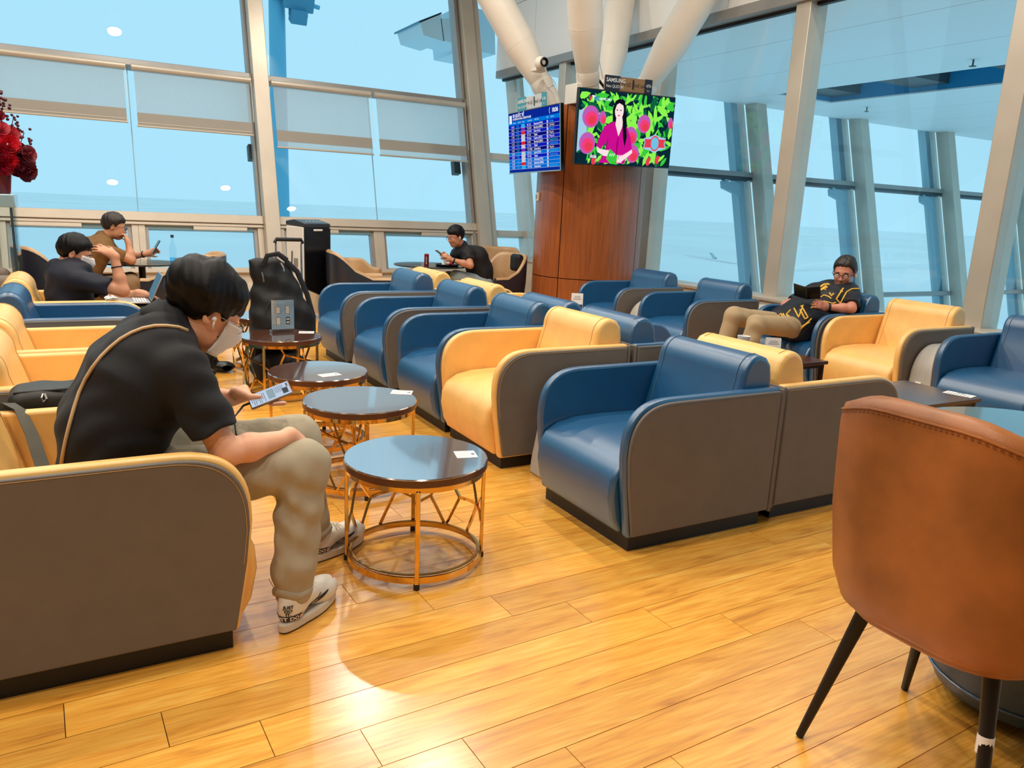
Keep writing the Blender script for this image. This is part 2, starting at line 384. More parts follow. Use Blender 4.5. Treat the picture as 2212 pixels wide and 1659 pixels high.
# opening windows below the rail and fixed panes above
subs = [(-4.34, -2.69), (-2.69, -1.04), (-0.82, 0.80), (0.80, 2.48), (2.70, 4.27), (4.27, 6.01)]
for i, (a, b) in enumerate(subs):
    w = thing('window_%d' % (i+1), None, None); tag(w, kind='structure')
    ww = 0.085
    fpart('window_frame', M_frame, w, a, a+ww, 0.325, 0.93, -0.05, 0.09, bevel=0.005); fpart('window_frame', M_frame, w, b-ww, b, 0.325, 0.93, -0.05, 0.09, bevel=0.005)
    fpart('window_sash', M_framedk, w, a+ww+0.001, a+ww+0.045, 0.325, 0.93, -0.05, 0.05); fpart('window_sash', M_framedk, w, b-ww-0.045, b-ww-0.001, 0.325, 0.93, -0.05, 0.05)
    fpart('head_seal', M_gasketb, w, a+ww+0.046, b-ww-0.046, 0.885, 0.93, -0.04, 0.05)
    fpart('bottom_rail', M_frame, w, a+ww+0.046, b-ww-0.046, 0.326, 0.365, -0.05, 0.07)
    l = b-a; hx = (a+ww+0.05, a+0.58*l) if i % 2 == 0 else (a+0.42*l, b-ww-0.15)
    fpart('closer_bar', M_frame, w, hx[0], hx[1], 0.875, 0.926, 0.055, 0.12, bevel=0.006)
    fpart('pane', M_glass, w, a+ww+0.045, b-ww-0.045, 0.366, 0.884, -0.004, 0.0)
nw = len(subs)
for (a, b) in [(-4.34, -1.04), (-0.82, 0.815), (0.827, 2.48), (2.70, 4.29), (4.302, 5.93), (6.37, 6.94)]:
    nw += 1; w = thing('window_%d' % nw, None, None); tag(w, kind='structure')
    fpart('pane', M_glass, w, a, b, 1.10, 3.06, -0.004, 0.0)
for (a, b) in [(-4.34, -1.04), (-0.82, 2.44), (2.70, 5.93), (6.37, 6.94)]:
    nw += 1; w = thing('window_%d' % nw, None, None); tag(w, kind='structure')
    fpart('pane', M_glass, w, a, b, 3.15, 9.6, -0.004, 0.0)
for x in (0.821, 4.296):
    fpart('pane_joint', M_gasketb, tr, x-0.006, x+0.006, 1.10, 3.06, -0.006, 0.004)
# facade brackets outside (blind motors) seen at the mullions
for x in (2.40, 5.80):
    fpart('bracket', M_gasket, tr, x, x+0.12, 1.98, 2.2, -0.25, -0.12)
# roller blinds
def blind_mat():
    m = bpy.data.materials.new('blind_fabric'); m.use_nodes = True; nt = m.node_tree; nt.nodes.clear(); N = nt.nodes.new; L = nt.links.new; o = N('ShaderNodeOutputMaterial')
    d = N('ShaderNodeBsdfDiffuse'); d.inputs[0].default_value = lin((208, 212, 214)); t = N('ShaderNodeBsdfTranslucent'); t.inputs[0].default_value = lin((236, 236, 234)); tp = N('ShaderNodeBsdfTransparent')
    a = N('ShaderNodeMixShader'); a.inputs[0].default_value = 0.72; b = N('ShaderNodeMixShader')
    tc = N('ShaderNodeTexCoord'); wv = N('ShaderNodeTexNoise'); wv.inputs['Scale'].default_value = 160; L(tc.outputs['Object'], wv.inputs['Vector'])
    mr = N('ShaderNodeMapRange'); mr.inputs[3].default_value = 0.3; mr.inputs[4].default_value = 0.6; L(wv.outputs['Fac'], mr.inputs[0]); L(mr.outputs[0], b.inputs[0])
    L(d.outputs[0], a.inputs[1]); L(t.outputs[0], a.inputs[2]); L(a.outputs[0], b.inputs[1]); L(tp.outputs[0], b.inputs[2]); L(b.outputs[0], o.inputs[0]); return m
M_blind = blind_mat(); M_hem = mat('blind_hem', (176, 164, 148), 0.8)
blinds = [(-0.80, 0.79, 2.24, 'far left roller blind pulled partway down beside the vase of red flowers'), (0.86, 2.44, 2.2, 'roller blind just left of the first leaning mullion'),
          (2.73, 4.27, 2.06, 'roller blind just right of the first leaning mullion, above the air cooler'), (4.33, 5.92, 2.06, 'rightmost roller blind, by the mullion next to the departures screen')]
for i, (a, b, zb, lb) in enumerate(blinds):
    t = thing('roller_blind', lb, 'blind', tuple(FQ((a+b)/2, zb, 0.22)), 0, 'roller blinds on the window wall')
    def tl(o): o.matrix_parent_inverse = Matrix.Translation(-Vector(t.location)); return o
    tl(MB().tube([FQ(a, 3.0, 0.22), FQ(b, 3.0, 0.22)], 0.045, 16).build('roller_tube', M_frame, t, auto=40))
    tl(fpart('fabric', M_blind, t, a+0.03, b-0.03, zb+0.03, 2.98, 0.209, 0.212))
    hz = zb+0.10 if i < 2 else zb+0.14
    if i < 2: tl(fpart('hem_band', M_hem, t, a+0.03, b-0.03, zb+0.03, zb+0.20, 0.205, 0.2085)); tl(fpart('hem_seam', mat('blind_seam', (206, 196, 182), 0.7), t, a+0.03, b-0.03, zb+0.062, zb+0.07, 0.2125, 0.2145))
    else: tl(fpart('hem_band', M_hem, t, a+0.03, b-0.03, zb+0.11, zb+0.27, 0.205, 0.2085))
    tl(MB().tube([FQ(a+0.02, zb+0.02, 0.21), FQ(b-0.02, zb+0.02, 0.21)], 0.014, 10).build('bottom_bar', M_frame, t, auto=40))
    tl(MB().tube([FQ(b-0.006, 2.96, 0.25), FQ(b-0.006, zb+0.2, 0.25)], 0.004, 6).build('pull_chain', M_white, t))
# facade seen beyond the partition
tr2 = thing('trim_2', None, None); tag(tr2, kind='structure')
for x in (9.35, 12.72, 16.05, 19.42, 22.8):
    fpart('mullion', M_frame, tr2, x-0.02, x+0.28, -3, 3.9, 0.05, 0.36, bevel=0.01); fpart('mullion_fin', M_gasketb, tr2, x-0.38, x-0.2, -3, 3.9, -0.2, 0.0, bevel=0.006)
    fpart('mullion_fin', M_white, tr2, x-0.12, x-0.05, -3, 3.9, -0.1, 0.05, bevel=0.006)
    mb = MB(); p = [FQ(x-0.35, 2.14, 0.0), FQ(x-0.35, 1.86, 0.0), FQ(x-0.85, 2.02, 0.0), FQ(x-0.85, 2.16, 0.0)]; mb.add([q-NF*0.03 for q in p]+[q+NF*0.03 for q in p], [(0, 1, 2, 3), (7, 6, 5, 4), (0, 4, 5, 1), (1, 5, 6, 2), (2, 6, 7, 3), (3, 7, 4, 0)])
    fbox(mb, x-0.78, x-0.68, 2.14, 2.24, -0.05, 0.05); mb.build('bracket', M_gasketb, tr2)
fpart('transom', M_framedk, tr2, 7.22, 24, 2.25, 2.345, -0.05, 0.12, bevel=0.008); fpart('transom', M_gasket, tr2, 7.22, 24, 2.19, 2.245, -0.03, 0.08)
fpart('transom', M_framedk, tr2, 7.22, 24, -0.26, -0.16, -0.05, 0.12, bevel=0.008)
for i, (a, b) in enumerate([(7.22, 9.15), (9.65, 12.5), (13.0, 15.85), (16.35, 19.2), (19.7, 22.6)]):
    for z0, z1 in ((-3, -0.26), (-0.16, 2.19), (2.345, 3.8)):
        nw += 1; w = thing('window_%d' % nw, None, None); tag(w, kind='structure'); fpart('pane', M_glass, w, a, b, z0, z1, -0.004, 0.0)
# ceiling of the neighbouring concourse with a skylight slot
cl = thing('ceiling_concourse', None, None); cl.name = 'ceiling_2'; tag(cl, kind='structure')
def cbox(x0, x1, y0, y1): return MB().box2((x0+0.006, y0+0.004, 3.79), (x1-0.006, y1-0.004, 3.815)).build('ceiling_panel', M_ceil, cl)
xs = [6.82, 8.6, 10.35, 12.1, 13.65, 15.4, 17.2, 19.0, 21.0, 24.0]
for k in range(len(xs)-1):
    if abs(xs[k]-12.1) < 0.01:
        cbox(xs[k], xs[k+1], 11.37, 12.86); cbox(xs[k], xs[k+1], -1, 3.2)
    else: cbox(xs[k], xs[k+1], -1, 12.86)
MB().box2((6.82, -1, 3.83), (12.08, 13, 3.88)).box2((13.67, -1, 3.83), (24, 13, 3.88)).build('ceiling_backing', M_gasket, cl)
MB().box2((12.06, 3.2, 3.82), (12.10, 11.4, 5.0)).box2((13.66, 3.2, 3.80), (13.70, 11.4, 5.0)).box2((12.1, 11.37, 3.82), (13.65, 11.4, 5.0)).build('skylight_curb', mat('skylight_blue', (8, 130, 180), 0.4), cl)
for y in (4.6, 6.9, 8.9, 10.7): MB().box2((12.11, y, 3.9), (13.65, y+0.7, 4.9)).build('skylight_beam', M_gasket, cl)
for (px, py) in [(2103, 130), (1873, 232)]:
    p = atz(px, py, 3.78); MB().tube([(p[0], p[1], 3.79), (p[0], p[1], 3.70)], 0.012, 8).lathe([(0, 0), (0.05, 0.0), (0.05, 0.006), (0, 0.008)], 12, (p[0], p[1], 3.695)).build('sprinkler', M_gasket, cl)
# partition glass wall on the right
XG = 6.8
pt = thing('trim_3', None, None); tag(pt, kind='structure')
GY = [1.55, 3.80, 6.05, 8.32]
for y in GY + [10.6]:
    MB().box2((XG-0.12, y-0.09, 0.40), (XG+0.13, y+0.10, 3.70)).build('partition_post', M_frame, pt, bevel=0.008)
    MB().box2((XG+0.131, y-0.05, 0.40), (XG+0.16, y+0.06, 3.70)).build('post_cover', M_framedk, pt)
MB().box2((XG-0.16, -2, 3.60), (XG+0.05, 12.7, 3.72)).build('soffit_channel', M_framedk, pt, bevel=0.006)
MB().box2((XG-0.03, -2, 3.565), (XG+0.03, 12.7, 3.60)).build('soffit_gap', M_black, pt)
wr = MB().box2((XG-0.30, -5, -0.24), (XG+0.04, 12.0, 0.56)).build('wall_right', M_lowwall, None, bevel=0.006); tag(wr, kind='structure')
MB().box2((XG-0.33, -5, 0.562), (XG+0.06, 12.0, 0.60)).build('sill_ledge', M_frame, wr, bevel=0.008)
for i, (a, b) in enumerate(zip([-0.7]+GY+[10.6], GY+[10.6, 12.3])):
    nw += 1; w = thing('window_%d' % nw, None, None); tag(w, kind='structure')
    MB().box2((XG-0.004, a+0.1, 0.6), (XG+0.004, b-0.09, 3.57)).build('pane', M_glassG, w)
# fascia above the partition, panelled
fa = thing('wall_fascia', None, None); tag(fa, kind='structure')
for i, y in enumerate([-1.6, 0.6, 2.8, 5.0, 7.2, 9.4, 11.55]):
    y1 = [0.6, 2.8, 5.0, 7.2, 9.4, 11.55, 12.85][i]
    for z0, z1 in ((3.73, 4.72), (4.73, 6.0), (6.01, 9.0)): MB().box2((XG-0.08, y+0.006, z0), (XG+0.06, y1-0.006, z1)).build('fascia_panel', M_panel, fa, bevel=0.003)
MB().box2((XG-0.02, -1.6, 3.73), (XG+0.04, 12.85, 9.0)).build('fascia_backing', M_framedk, fa)
# hall ceiling, side and front walls (outside the frame, they close the room)
ce = MB().box2((-8, -5, 9.0), (6.9, 14.6, 9.2)).build('ceiling', mat('hall_ceiling', (120, 116, 112), 0.7)); tag(ce, kind='structure')
for i, (x, y) in enumerate(LAMP_SPOTS):
    t = (x, y, 5.84)
    MB().lathe([(0.12, 0.0), (0.13, 0.0), (0.13, 0.3), (0.0, 0.3), (0.0, 0.29), (0.12, 0.28), (0.12, 0.0)], 24, t).build('pendant_can', M_white, ce, auto=40); MB().tube([(x, y, 6.14), (x, y, 8.995)], 0.008, 6).build('pendant_cord', M_white, ce)
wl = MB().box2((-8.2, -5, -0.2), (-8.0, 14.4, 9.0)).build('wall_left', M_wall); tag(wl, kind='structure')
wf = MB().box2((-8, -5.2, -0.2), (6.9, -5.0, 9.0)).build('wall_front', M_wall); tag(wf, kind='structure')
# outdoors: apron, light mast, canopy beam, parked aeroplane
ap = MB().box2((-600, 14.5, -6.4), (900, 900, -6.0)).build('ground', mat('hazy_apron_concrete', (238, 240, 240), 0.9, noise=0.05, nscale=0.02)); tag(ap, kind='structure')  # pale concrete, with the haze over it put into the colour
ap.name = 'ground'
# ================================================================== COLUMN, STRUTS, SCREENS
M_wood = mat('cherry_veneer', (152, 84, 42), 0.32, noise=0.22, nscale=3.0, stretch=(14, 14, 0.7), coat=0.15)
M_wooddk = mat('cherry_groove', (70, 34, 18), 0.6)
CC = (5.75, 8.30); CR = 0.68; CZ = 2.62
co = thing('column', 'round cherry wood clad column carrying the two screens', 'column', (CC[0], CC[1], 0))
def ang(a0, a1, z0, z1, m, name='veneer_panel'):
    g = 0.006/CR; return MB().lathe([(CR, z0), (CR, z1), (CR-0.03, z1), (CR-0.03, z0), (CR, z0)], 20, (0, 0, 0), math.radians(a0)+g, math.radians(a1)-g).build(name, m, co, auto=40)
cuts = [155, 245, 335, 425, 515]
for a, b in zip(cuts[:-1], cuts[1:]):
    ang(a-38, b-38, 0.05, 0.60, M_wood); ang(a-38, b-38, 0.61, CZ, M_wood)
MB().lathe([(CR-0.02, 0), (CR-0.02, CZ-0.01), (0, CZ-0.01)], 48).build('column_core', M_wooddk, co, auto=40)
MB().lathe([(CR-0.005, 0.0), (CR-0.005, 0.05)], 48).build('column_plinth', M_black, co, auto=40)
for nm, bs, tp in [('S1', (5.40, 8.52, 2.5), (4.60, 9.05, 3.98)), ('S2', (5.46, 8.0, 2.5), (5.02, 7.60, 3.70)), ('S3', (6.02, 8.52, 2.5), (6.47, 8.95, 4.15)), ('S4', (6.03, 8.08, 2.5), (6.38, 7.3, 3.83))]:
    b = Vector(bs); t = Vector(tp); d = (t-b).normalized(); L = (t-b).length
    lab = {'S1': 'fat white tubular roof strut leaning left above the departures screen', 'S2': 'white tubular roof strut rising almost straight, second from the left', 'S3': 'white tubular roof strut behind, third from the left above the column', 'S4': 'white tubular roof strut leaning right above the television'}[nm]
    s = thing('roof_strut', lab, 'strut', bs, 0, 'struts above the column')
    end = d*min(7.9, (8.9-b.z)/d.z)
    rr = 0.195
    MB().tube([d*0.0, d*0.38, d*0.40], [0.10, 0.125, 0.125], 24).build('strut_foot', M_white, s, auto=40)
    MB().tube([d*0.40, d*0.46, d*0.50, d*0.54], [0.13, 0.135, 0.135, 0.13], 24).build('strut_collar', M_white, s, auto=40)
    MB().tube([d*0.54, d*0.95, d*1.05, end*0.9, end], [0.125, rr*0.97, rr, rr*1.03, rr], 28).build('strut_tube', M_white, s, auto=40)
    MB().tube([d*1.02, d*1.028], [rr*1.0, rr*1.0], 24).build('weld_seam', M_white, s, auto=40)
# boxy gusset on the column top with a camera on the left strut
gs = thing('junction_box', 'cream steel junction box with cables on the column top, left of the television', 'box', (5.30, 7.95, CZ))
MB().box2((-0.16, -0.12, 0.0), (0.16, 0.12, 0.22)).build('box_body', M_white, gs, bevel=0.006)
cab = [(-0.12, -0.1, 0.2), (-0.2, -0.12, 0.45), (-0.05, -0.14, 0.62), (0.12, -0.13, 0.5), (0.2, -0.12, 0.3)]
MB().tube(cab, 0.006, 6).build('cable', M_white, gs); MB().tube([(0.05, -0.13, 0.35), (0.15, -0.14, 0.26), (0.22, -0.14, 0.2)], 0.016, 8).build('plug', M_black, gs)
cm = thing('security_camera', 'small white dome security camera clamped to the left roof strut', 'camera', tuple(aty(1168, 136, 8.38)))
MB().sphere((0, 0, 0), 0.075, 18, 12).build('camera_ball', M_white, cm, smooth=True)
MB().lathe([(0.0, 0), (0.05, 0.0), (0.055, 0.02), (0.04, 0.03)], 18, (0, -0.068, 0.0), axis=(0, -1, 0.0)).build('camera_lens', M_black, cm, auto=40)
MB().box2((-0.05, 0.02, -0.09), (0.09, 0.14, -0.05)).build('camera_bracket', M_white, cm, bevel=0.01)
q = aty(1168, 150, 8.38)-aty(1168, 136, 8.38); MB().tube([(0.08, 0.0, -0.08), (0.22, 0.0, -0.2), (0.3, 0.0, -0.45), (0.38, 0, -0.62)], 0.006, 6).build('camera_cable', M_white, cm)

M_bezel = mat('screen_bezel', (12, 12, 14), 0.3)
def screen(name, label, cat, c, u, v, w, h):
    t = bpy.data.objects.new(name, None); COL.objects.link(t); tag(t, label, cat)
    n = u.cross(v).normalized(); t.matrix_world = frame(c, u, n)
    # local: x right, y up, z towards the viewer
    MB().box2((-w/2-0.012, -h/2-0.014, -0.05), (w/2+0.012, h/2+0.012, -0.004)).build('screen_housing', M_bezel, t, bevel=0.006)
    MB().box2((-0.2, -0.2, -0.12), (0.2, 0.2, -0.051)).build('wall_mount', M_black, t)
    return t
def poly(mb, pts, z): mb.add([(x, y, z) for x, y in pts], [tuple(range(len(pts)))])
def disc(mb, cx, cy, rx, ry, z, n=20, rot=0.0):
    poly(mb, [(cx+rx*math.cos(2*PI*i/n)*math.cos(rot)-ry*math.sin(2*PI*i/n)*math.sin(rot), cy+rx*math.cos(2*PI*i/n)*math.sin(rot)+ry*math.sin(2*PI*i/n)*math.cos(rot)) for i in range(n)], z)
# --- television, 1.36 x 0.775 m
TW, TH = 1.36, 0.775
yaw, tilt, roll = 0.034, 0.047, 0.03
u = Vector((math.cos(yaw), math.sin(yaw), 0)); nn = Vector((math.sin(yaw), -math.cos(yaw), 0)); v = Vector((0, 0, 1))*math.cos(tilt)+nn*math.sin(tilt); u2 = u*math.cos(roll)+v*math.sin(roll); v2 = v*math.cos(roll)-u*math.sin(roll)
tv = screen('television', 'wide television on the column showing a presenter in magenta before red fruit', 'television', Vector((5.57, 7.395, 2.338)), u2, v2, TW, TH)
cols = [('tv_dark', (8, 40, 52)), ('tv_green', (60, 200, 60)), ('tv_lime', (140, 240, 80)), ('tv_dgreen', (12, 96, 60)), ('tv_pink', (240, 60, 120)), ('tv_purple', (186, 90, 180)), ('tv_magenta', (200, 14, 140)), ('tv_skin', (244, 222, 222)),
        ('tv_hair', (14, 14, 26)), ('tv_white', (240, 244, 250)), ('tv_red', (226, 60, 80)), ('tv_pale', (160, 200, 226)), ('tv_mgdark', (150, 8, 104)), ('tv_blue', (60, 120, 210)), ('tv_cyan', (110, 190, 220))]
tvm = [emat(n, c, 1.05) for n, c in cols]; ci = {n[3:]: i for i, (n, c) in enumerate(cols)}
pic = MB(); pic.cur = ci['dark']; poly(pic, [(-TW/2, -TH/2), (TW/2, -TH/2), (TW/2, TH/2), (-TW/2, TH/2)], 0)
def T(x, y): return ((x-0.5)*TW, (0.5-y)*TH)       # 0..1 from the top left
rr = random.Random(3)
for i in range(330):
    pic.cur = rr.choice([ci['green'], ci['green'], ci['lime'], ci['lime'], ci['dgreen'], ci['dark']]); cx, cy = T(rr.random()*0.96+0.02, rr.random()*0.9+0.05); L = rr.uniform(0.05, 0.12); a = rr.uniform(0, PI); w = L*rr.uniform(0.2, 0.4)
    pts = [(-L, 0), (-L*0.3, w), (L*0.5, w*0.7), (L, 0), (L*0.4, -w*0.8), (-L*0.4, -w)]
    pts = [(min(max(cx+x*math.cos(a)-y*math.sin(a), -TW/2), TW/2), min(max(cy+x*math.sin(a)+y*math.cos(a), -TH/2), TH/2)) for x, y in pts]; poly(pic, pts, 0.0003+i*2e-6)
pic.cur = ci['pale']; poly(pic, [T(0, 0.3), T(0.05, 0.25), T(0.09, 0.55), T(0.04, 0.8), T(0, 0.85)], 0.0009)
for (x, y, rx, ry, a) in [(0.12, 0.36, 0.085, 0.15, 0.3), (0.10, 0.72, 0.08, 0.15, -0.2), (0.24, 0.36, 0.035, 0.09, 0.1), (0.55, 0.58, 0.065, 0.13, 0.4), (0.68, 0.40, 0.07, 0.13, -0.2), (0.58, 0.83, 0.07, 0.13, 0.2), (0.97, 0.36, 0.028, 0.08, 0)]:
    cx, cy = T(x, y); pic.cur = ci['purple']; disc(pic, cx, cy, rx*TW, ry*TH, 0.0010, 24, a); pic.cur = ci['pink']; disc(pic, cx+0.01, cy-0.02, rx*TW*0.72, ry*TH*0.66, 0.0011, 20, a); pic.cur = ci['red']; disc(pic, cx+0.02, cy-0.035, rx*TW*0.45, ry*TH*0.4, 0.0012, 16, a)
for (x, y) in [(0.18, 0.95), (0.76, 0.93), (0.86, 0.9)]:
    cx, cy = T(x, y); pic.cur = ci['red']; disc(pic, cx, cy, 0.05, 0.035, 0.0012, 14, 1.2); pic.cur = ci['lime']; disc(pic, cx+0.06, cy+0.02, 0.06, 0.018, 0.0012, 12, 0.7)
z = 0.0016   # presenter
pic.cur = ci['hair']; poly(pic, [T(0.345, 0.40), T(0.335, 0.24), T(0.36, 0.12), T(0.40, 0.085), T(0.445, 0.10), T(0.47, 0.18), T(0.485, 0.34), T(0.50, 0.5), T(0.505, 0.66), T(0.475, 0.73), T(0.455, 0.6), T(0.44, 0.45)], z)
pic.cur = ci['magenta']; poly(pic, [T(0.225, 0.98), T(0.28, 0.86), T(0.30, 0.68), T(0.235, 0.79), T(0.195, 0.74), T(0.225, 0.6), T(0.265, 0.47), T(0.365, 0.40), T(0.44, 0.42), T(0.50, 0.47), T(0.545, 0.6), T(0.57, 0.76), T(0.52, 0.82), T(0.50, 0.98)], z+0.0001)
pic.cur = ci['skin']; poly(pic, [T(0.375, 0.44), T(0.38, 0.33), T(0.44, 0.33), T(0.455, 0.44), T(0.415, 0.60)], z+0.0002); cx, cy = T(0.405, 0.245); disc(pic, cx, cy, 0.062, 0.098, z+0.0003, 24)
poly(pic, [T(0.195, 0.75), T(0.235, 0.79), T(0.33, 0.80), T(0.36, 0.84), T(0.34, 0.89), T(0.27, 0.88), T(0.21, 0.83)], z+0.0003); poly(pic, [T(0.57, 0.77), T(0.52, 0.82), T(0.45, 0.88), T(0.41, 0.97), T(0.47, 0.95), T(0.53, 0.88), T(0.575, 0.82)], z+0.0003)
pic.cur = ci['hair']; poly(pic, [T(0.355, 0.27), T(0.355, 0.15), T(0.395, 0.10), T(0.45, 0.15), T(0.465, 0.27), T(0.44, 0.17), T(0.40, 0.145), T(0.375, 0.17)], z+0.0004); poly(pic, [T(0.455, 0.26), T(0.48, 0.38), T(0.505, 0.6), T(0.49, 0.74), T(0.465, 0.62), T(0.45, 0.46), T(0.448, 0.3)], z+0.0004)
for x in (0.383, 0.42): cx, cy = T(x, 0.24); disc(pic, cx, cy, 0.012, 0.006, z+0.0005, 10)
pic.cur = ci['red']; cx, cy = T(0.403, 0.315); disc(pic, cx, cy, 0.016, 0.008, z+0.0005, 12)
pic.cur = ci['mgdark']; poly(pic, [T(0.415, 0.60), T(0.40, 0.7), T(0.405, 0.98), T(0.412, 0.98), T(0.42, 0.62)], z+0.0005); poly(pic, [T(0.30, 0.68), T(0.29, 0.8), T(0.30, 0.8), T(0.315, 0.62)], z+0.0005)
pic.cur = ci['green']; poly(pic, [T(0.305, 0.92), T(0.335, 0.78), T(0.43, 0.88), T(0.40, 0.99), T(0.35, 0.99)], z+0.0006); pic.cur = ci['white']
for k in range(3): poly(pic, [T(0.335+k*0.02, 0.88), T(0.345+k*0.02, 0.84), T(0.352+k*0.02, 0.845), T(0.342+k*0.02, 0.885)], z+0.0007)
pic.cur = ci['skin']
for k in range(4): poly(pic, [T(0.415+k*0.014, 0.97), T(0.42+k*0.018, 0.86), T(0.432+k*0.018, 0.86), T(0.425+k*0.014, 0.97)], z+0.0008)
# round badge with a ribbon (its code square left plain)
pic.cur = ci['pale']; poly(pic, [T(0.69, 0.60), T(0.76, 0.57), T(0.815, 0.535), T(0.87, 0.57), T(0.935, 0.58), T(0.925, 0.66), T(0.94, 0.73), T(0.87, 0.76), T(0.82, 0.80), T(0.765, 0.77), T(0.69, 0.75), T(0.70, 0.67)], z+0.0002)
pic.cur = ci['red']; poly(pic, [T(0.70, 0.61), T(0.93, 0.60), T(0.918, 0.66), T(0.93, 0.72), T(0.70, 0.73), T(0.708, 0.67)], z+0.0003); cx, cy = T(0.815, 0.665); disc(pic, cx, cy, 0.072, 0.085, z+0.0004, 28); pic.cur = ci['cyan']; disc(pic, cx, cy, 0.058, 0.07, z+0.0005, 28)
pic.cur = ci['red']; text_into(pic, 'V', 0.075, *T(0.09, 0.115), z+0.0006, bold=0.003); pic.cur = ci['white']; text_into(pic, 'T', 0.075, *T(0.118, 0.115), z+0.0006, bold=0.003); pic.cur = ci['blue']; text_into(pic, 'V1', 0.075, *T(0.14, 0.115), z+0.0006, bold=0.003)
pic.cur = ci['white']; text_into(pic, 'NEWS 24H', 0.036, *T(0.19, 0.115), z+0.0006, bold=0.001); text_into(pic, '10:36', 0.045, *T(0.13, 0.90), z+0.0008, bold=0.002); pic.cur = ci['dark']; poly(pic, [T(0.122, 0.875), T(0.215, 0.875), T(0.215, 0.925), T(0.122, 0.925)], z+0.0003)
pic.build('screen_picture', tvm, tv, fix=False)
def sign(parent, x0, x1, y0, sc, warm):
    # advertising header standing on the screen's upper edge
    cA = mat('sign_navy', (22, 26, 44), 0.4) if warm else mat('sign_teal', (58, 148, 170), 0.4); cB = mat('sign_tan', (150, 112, 70), 0.4) if warm else mat('sign_silver', (196, 200, 204), 0.4)
    cT = mat('sign_ink', (30, 26, 28), 0.5); cW = mat('sign_white', (236, 236, 238), 0.5)
    t = thing('screen_header', 'tan and navy advertising header on top of the television' if warm else 'teal and silver advertising header on top of the departures screen', 'sign', (0, 0, 0)); t.matrix_world = parent.matrix_world @ Matrix.Translation((x0, y0+0.003, -0.03))
    w = x1-x0; h = 0.15*sc
    MB().box2((0, 0, -0.02), (w, h, 0.0)).build('sign_board', cB, t, bevel=0.004); 
    MB().box2((-0.002, -0.002, 0.0), (w*0.31, h+0.004, 0.004)).build('brand_panel', cA, t); MB().box2((w*0.845, -0.002, 0.0), (w+0.002, h+0.004, 0.004)).build('badge_panel', cA, t)
    a = MB(); text_into(a, 'SAMSUNG', 0.058*sc, w*0.02, h*0.70, 0.006, bold=0.001, sx=1.0); text_into(a, 'Neo QLED 8K', 0.043*sc, w*0.02, h*0.28, 0.006, sx=0.95)
    for i in range(3): a.tube([(w*0.925+0.018*math.cos(PI*(0.1+0.8*k/8))*(1+i*0.6), h*0.42+0.016*math.sin(PI*(0.1+0.8*k/8))*(1+i*0.7), 0.006) for k in range(9)], 0.0022, 4)
    text_into(a, 'No.1', 0.022*sc, w*0.925, h*0.22, 0.006, align='CENTER'); a.build('lettering', cW, t, fix=False)['kind'] = 'stuff'
    b = MB(); text_into(b, 'TV SỐ', 0.05*sc, w*0.345, h*0.46, 0.003); text_into(b, '1', 0.13*sc, w*0.545, h*0.5, 0.003, bold=0.006); text_into(b, 'THẾ GIỚI', 0.044*sc, w*0.605, h*0.46, 0.003); b.build('slogan', cT, t, fix=False)['kind'] = 'stuff'
sign(tv, -0.335, 0.335, TH/2+0.013, 1.0, True)
# --- departures screen, 1.23 x 0.70 m, on the column's left flank
DW, DH = 1.23, 0.70
yaw, tilt, roll = -1.593, 0.07, 0.016
u = Vector((math.cos(yaw), math.sin(yaw), 0)); nn = Vector((math.sin(yaw), -math.cos(yaw), 0)); v = Vector((0, 0, 1))*math.cos(tilt)+nn*math.sin(tilt); u2 = u*math.cos(roll)+v*math.sin(roll); v2 = v*math.cos(roll)-u*math.sin(roll)
db = screen('departures_screen', 'blue flight departures screen on the left flank of the column', 'screen', Vector((4.854, 8.263, 2.205)), u2, v2, DW, DH)
bcols = [('bd_navy', (10, 40, 150)), ('bd_blue', (0, 120, 220)), ('bd_row1', (10, 30, 190)), ('bd_row2', (8, 16, 120)), ('bd_row3', (0, 110, 215)), ('bd_white', (236, 240, 250)), ('bd_cyan', (50, 180, 235)), ('bd_red', (220, 40, 60)), ('bd_grey', (200, 205, 220)), ('bd_yel', (236, 220, 190)), ('bd_purple', (120, 60, 190))]
bm_ = [emat(n, c, 0.95) for n, c in bcols]; bi = {n[3:]: i for i, (n, c) in enumerate(bcols)}
bd = MB(); bd.cur = bi['navy']; poly(bd, [(-DW/2, -DH/2), (DW/2, -DH/2), (DW/2, DH/2), (-DW/2, DH/2)], 0)
def B(x, y): return ((x-0.5)*DW, (0.5-y)*DH)
def rect(x0, y0, x1, y1, zz): poly(bd, [B(x0, y0), B(x1, y0), B(x1, y1), B(x0, y1)], zz)
bd.cur = bi['white']; rect(0.02, 0.03, 0.075, 0.17, 0.0006); text_into(bd, 'ĐI QUỐC TẾ', 0.05, *B(0.095, 0.05), 0.0006, bold=0.002); text_into(bd, 'INTERNATIONAL DEPARTURES', 0.033, *B(0.095, 0.105), 0.0006, bold=0.001); text_into(bd, '10:36', 0.062, *B(0.86, 0.07), 0.0006, bold=0.003)
bd.tube([(B(0.84, 0.07)[0]-0.03*math.cos(a), B(0.84, 0.07)[1]+0.035*math.sin(a), 0.001) for a in np.linspace(-1.1, 1.1, 9)], 0.0025, 4)
bd.cur = bi['blue']; rect(0.0, 0.135, 1.0, 0.20, 0.0003); bd.cur = bi['white']
for x, s in ((0.10, 'Giờ bay'), (0.20, 'Dự kiến'), (0.29, 'Hãng'), (0.40, 'Chuyến bay'), (0.54, 'Điểm đến'), (0.765, 'Cửa'), (0.84, 'Ghi chú')): text_into(bd, s, 0.022, *B(x, 0.165), 0.0006)
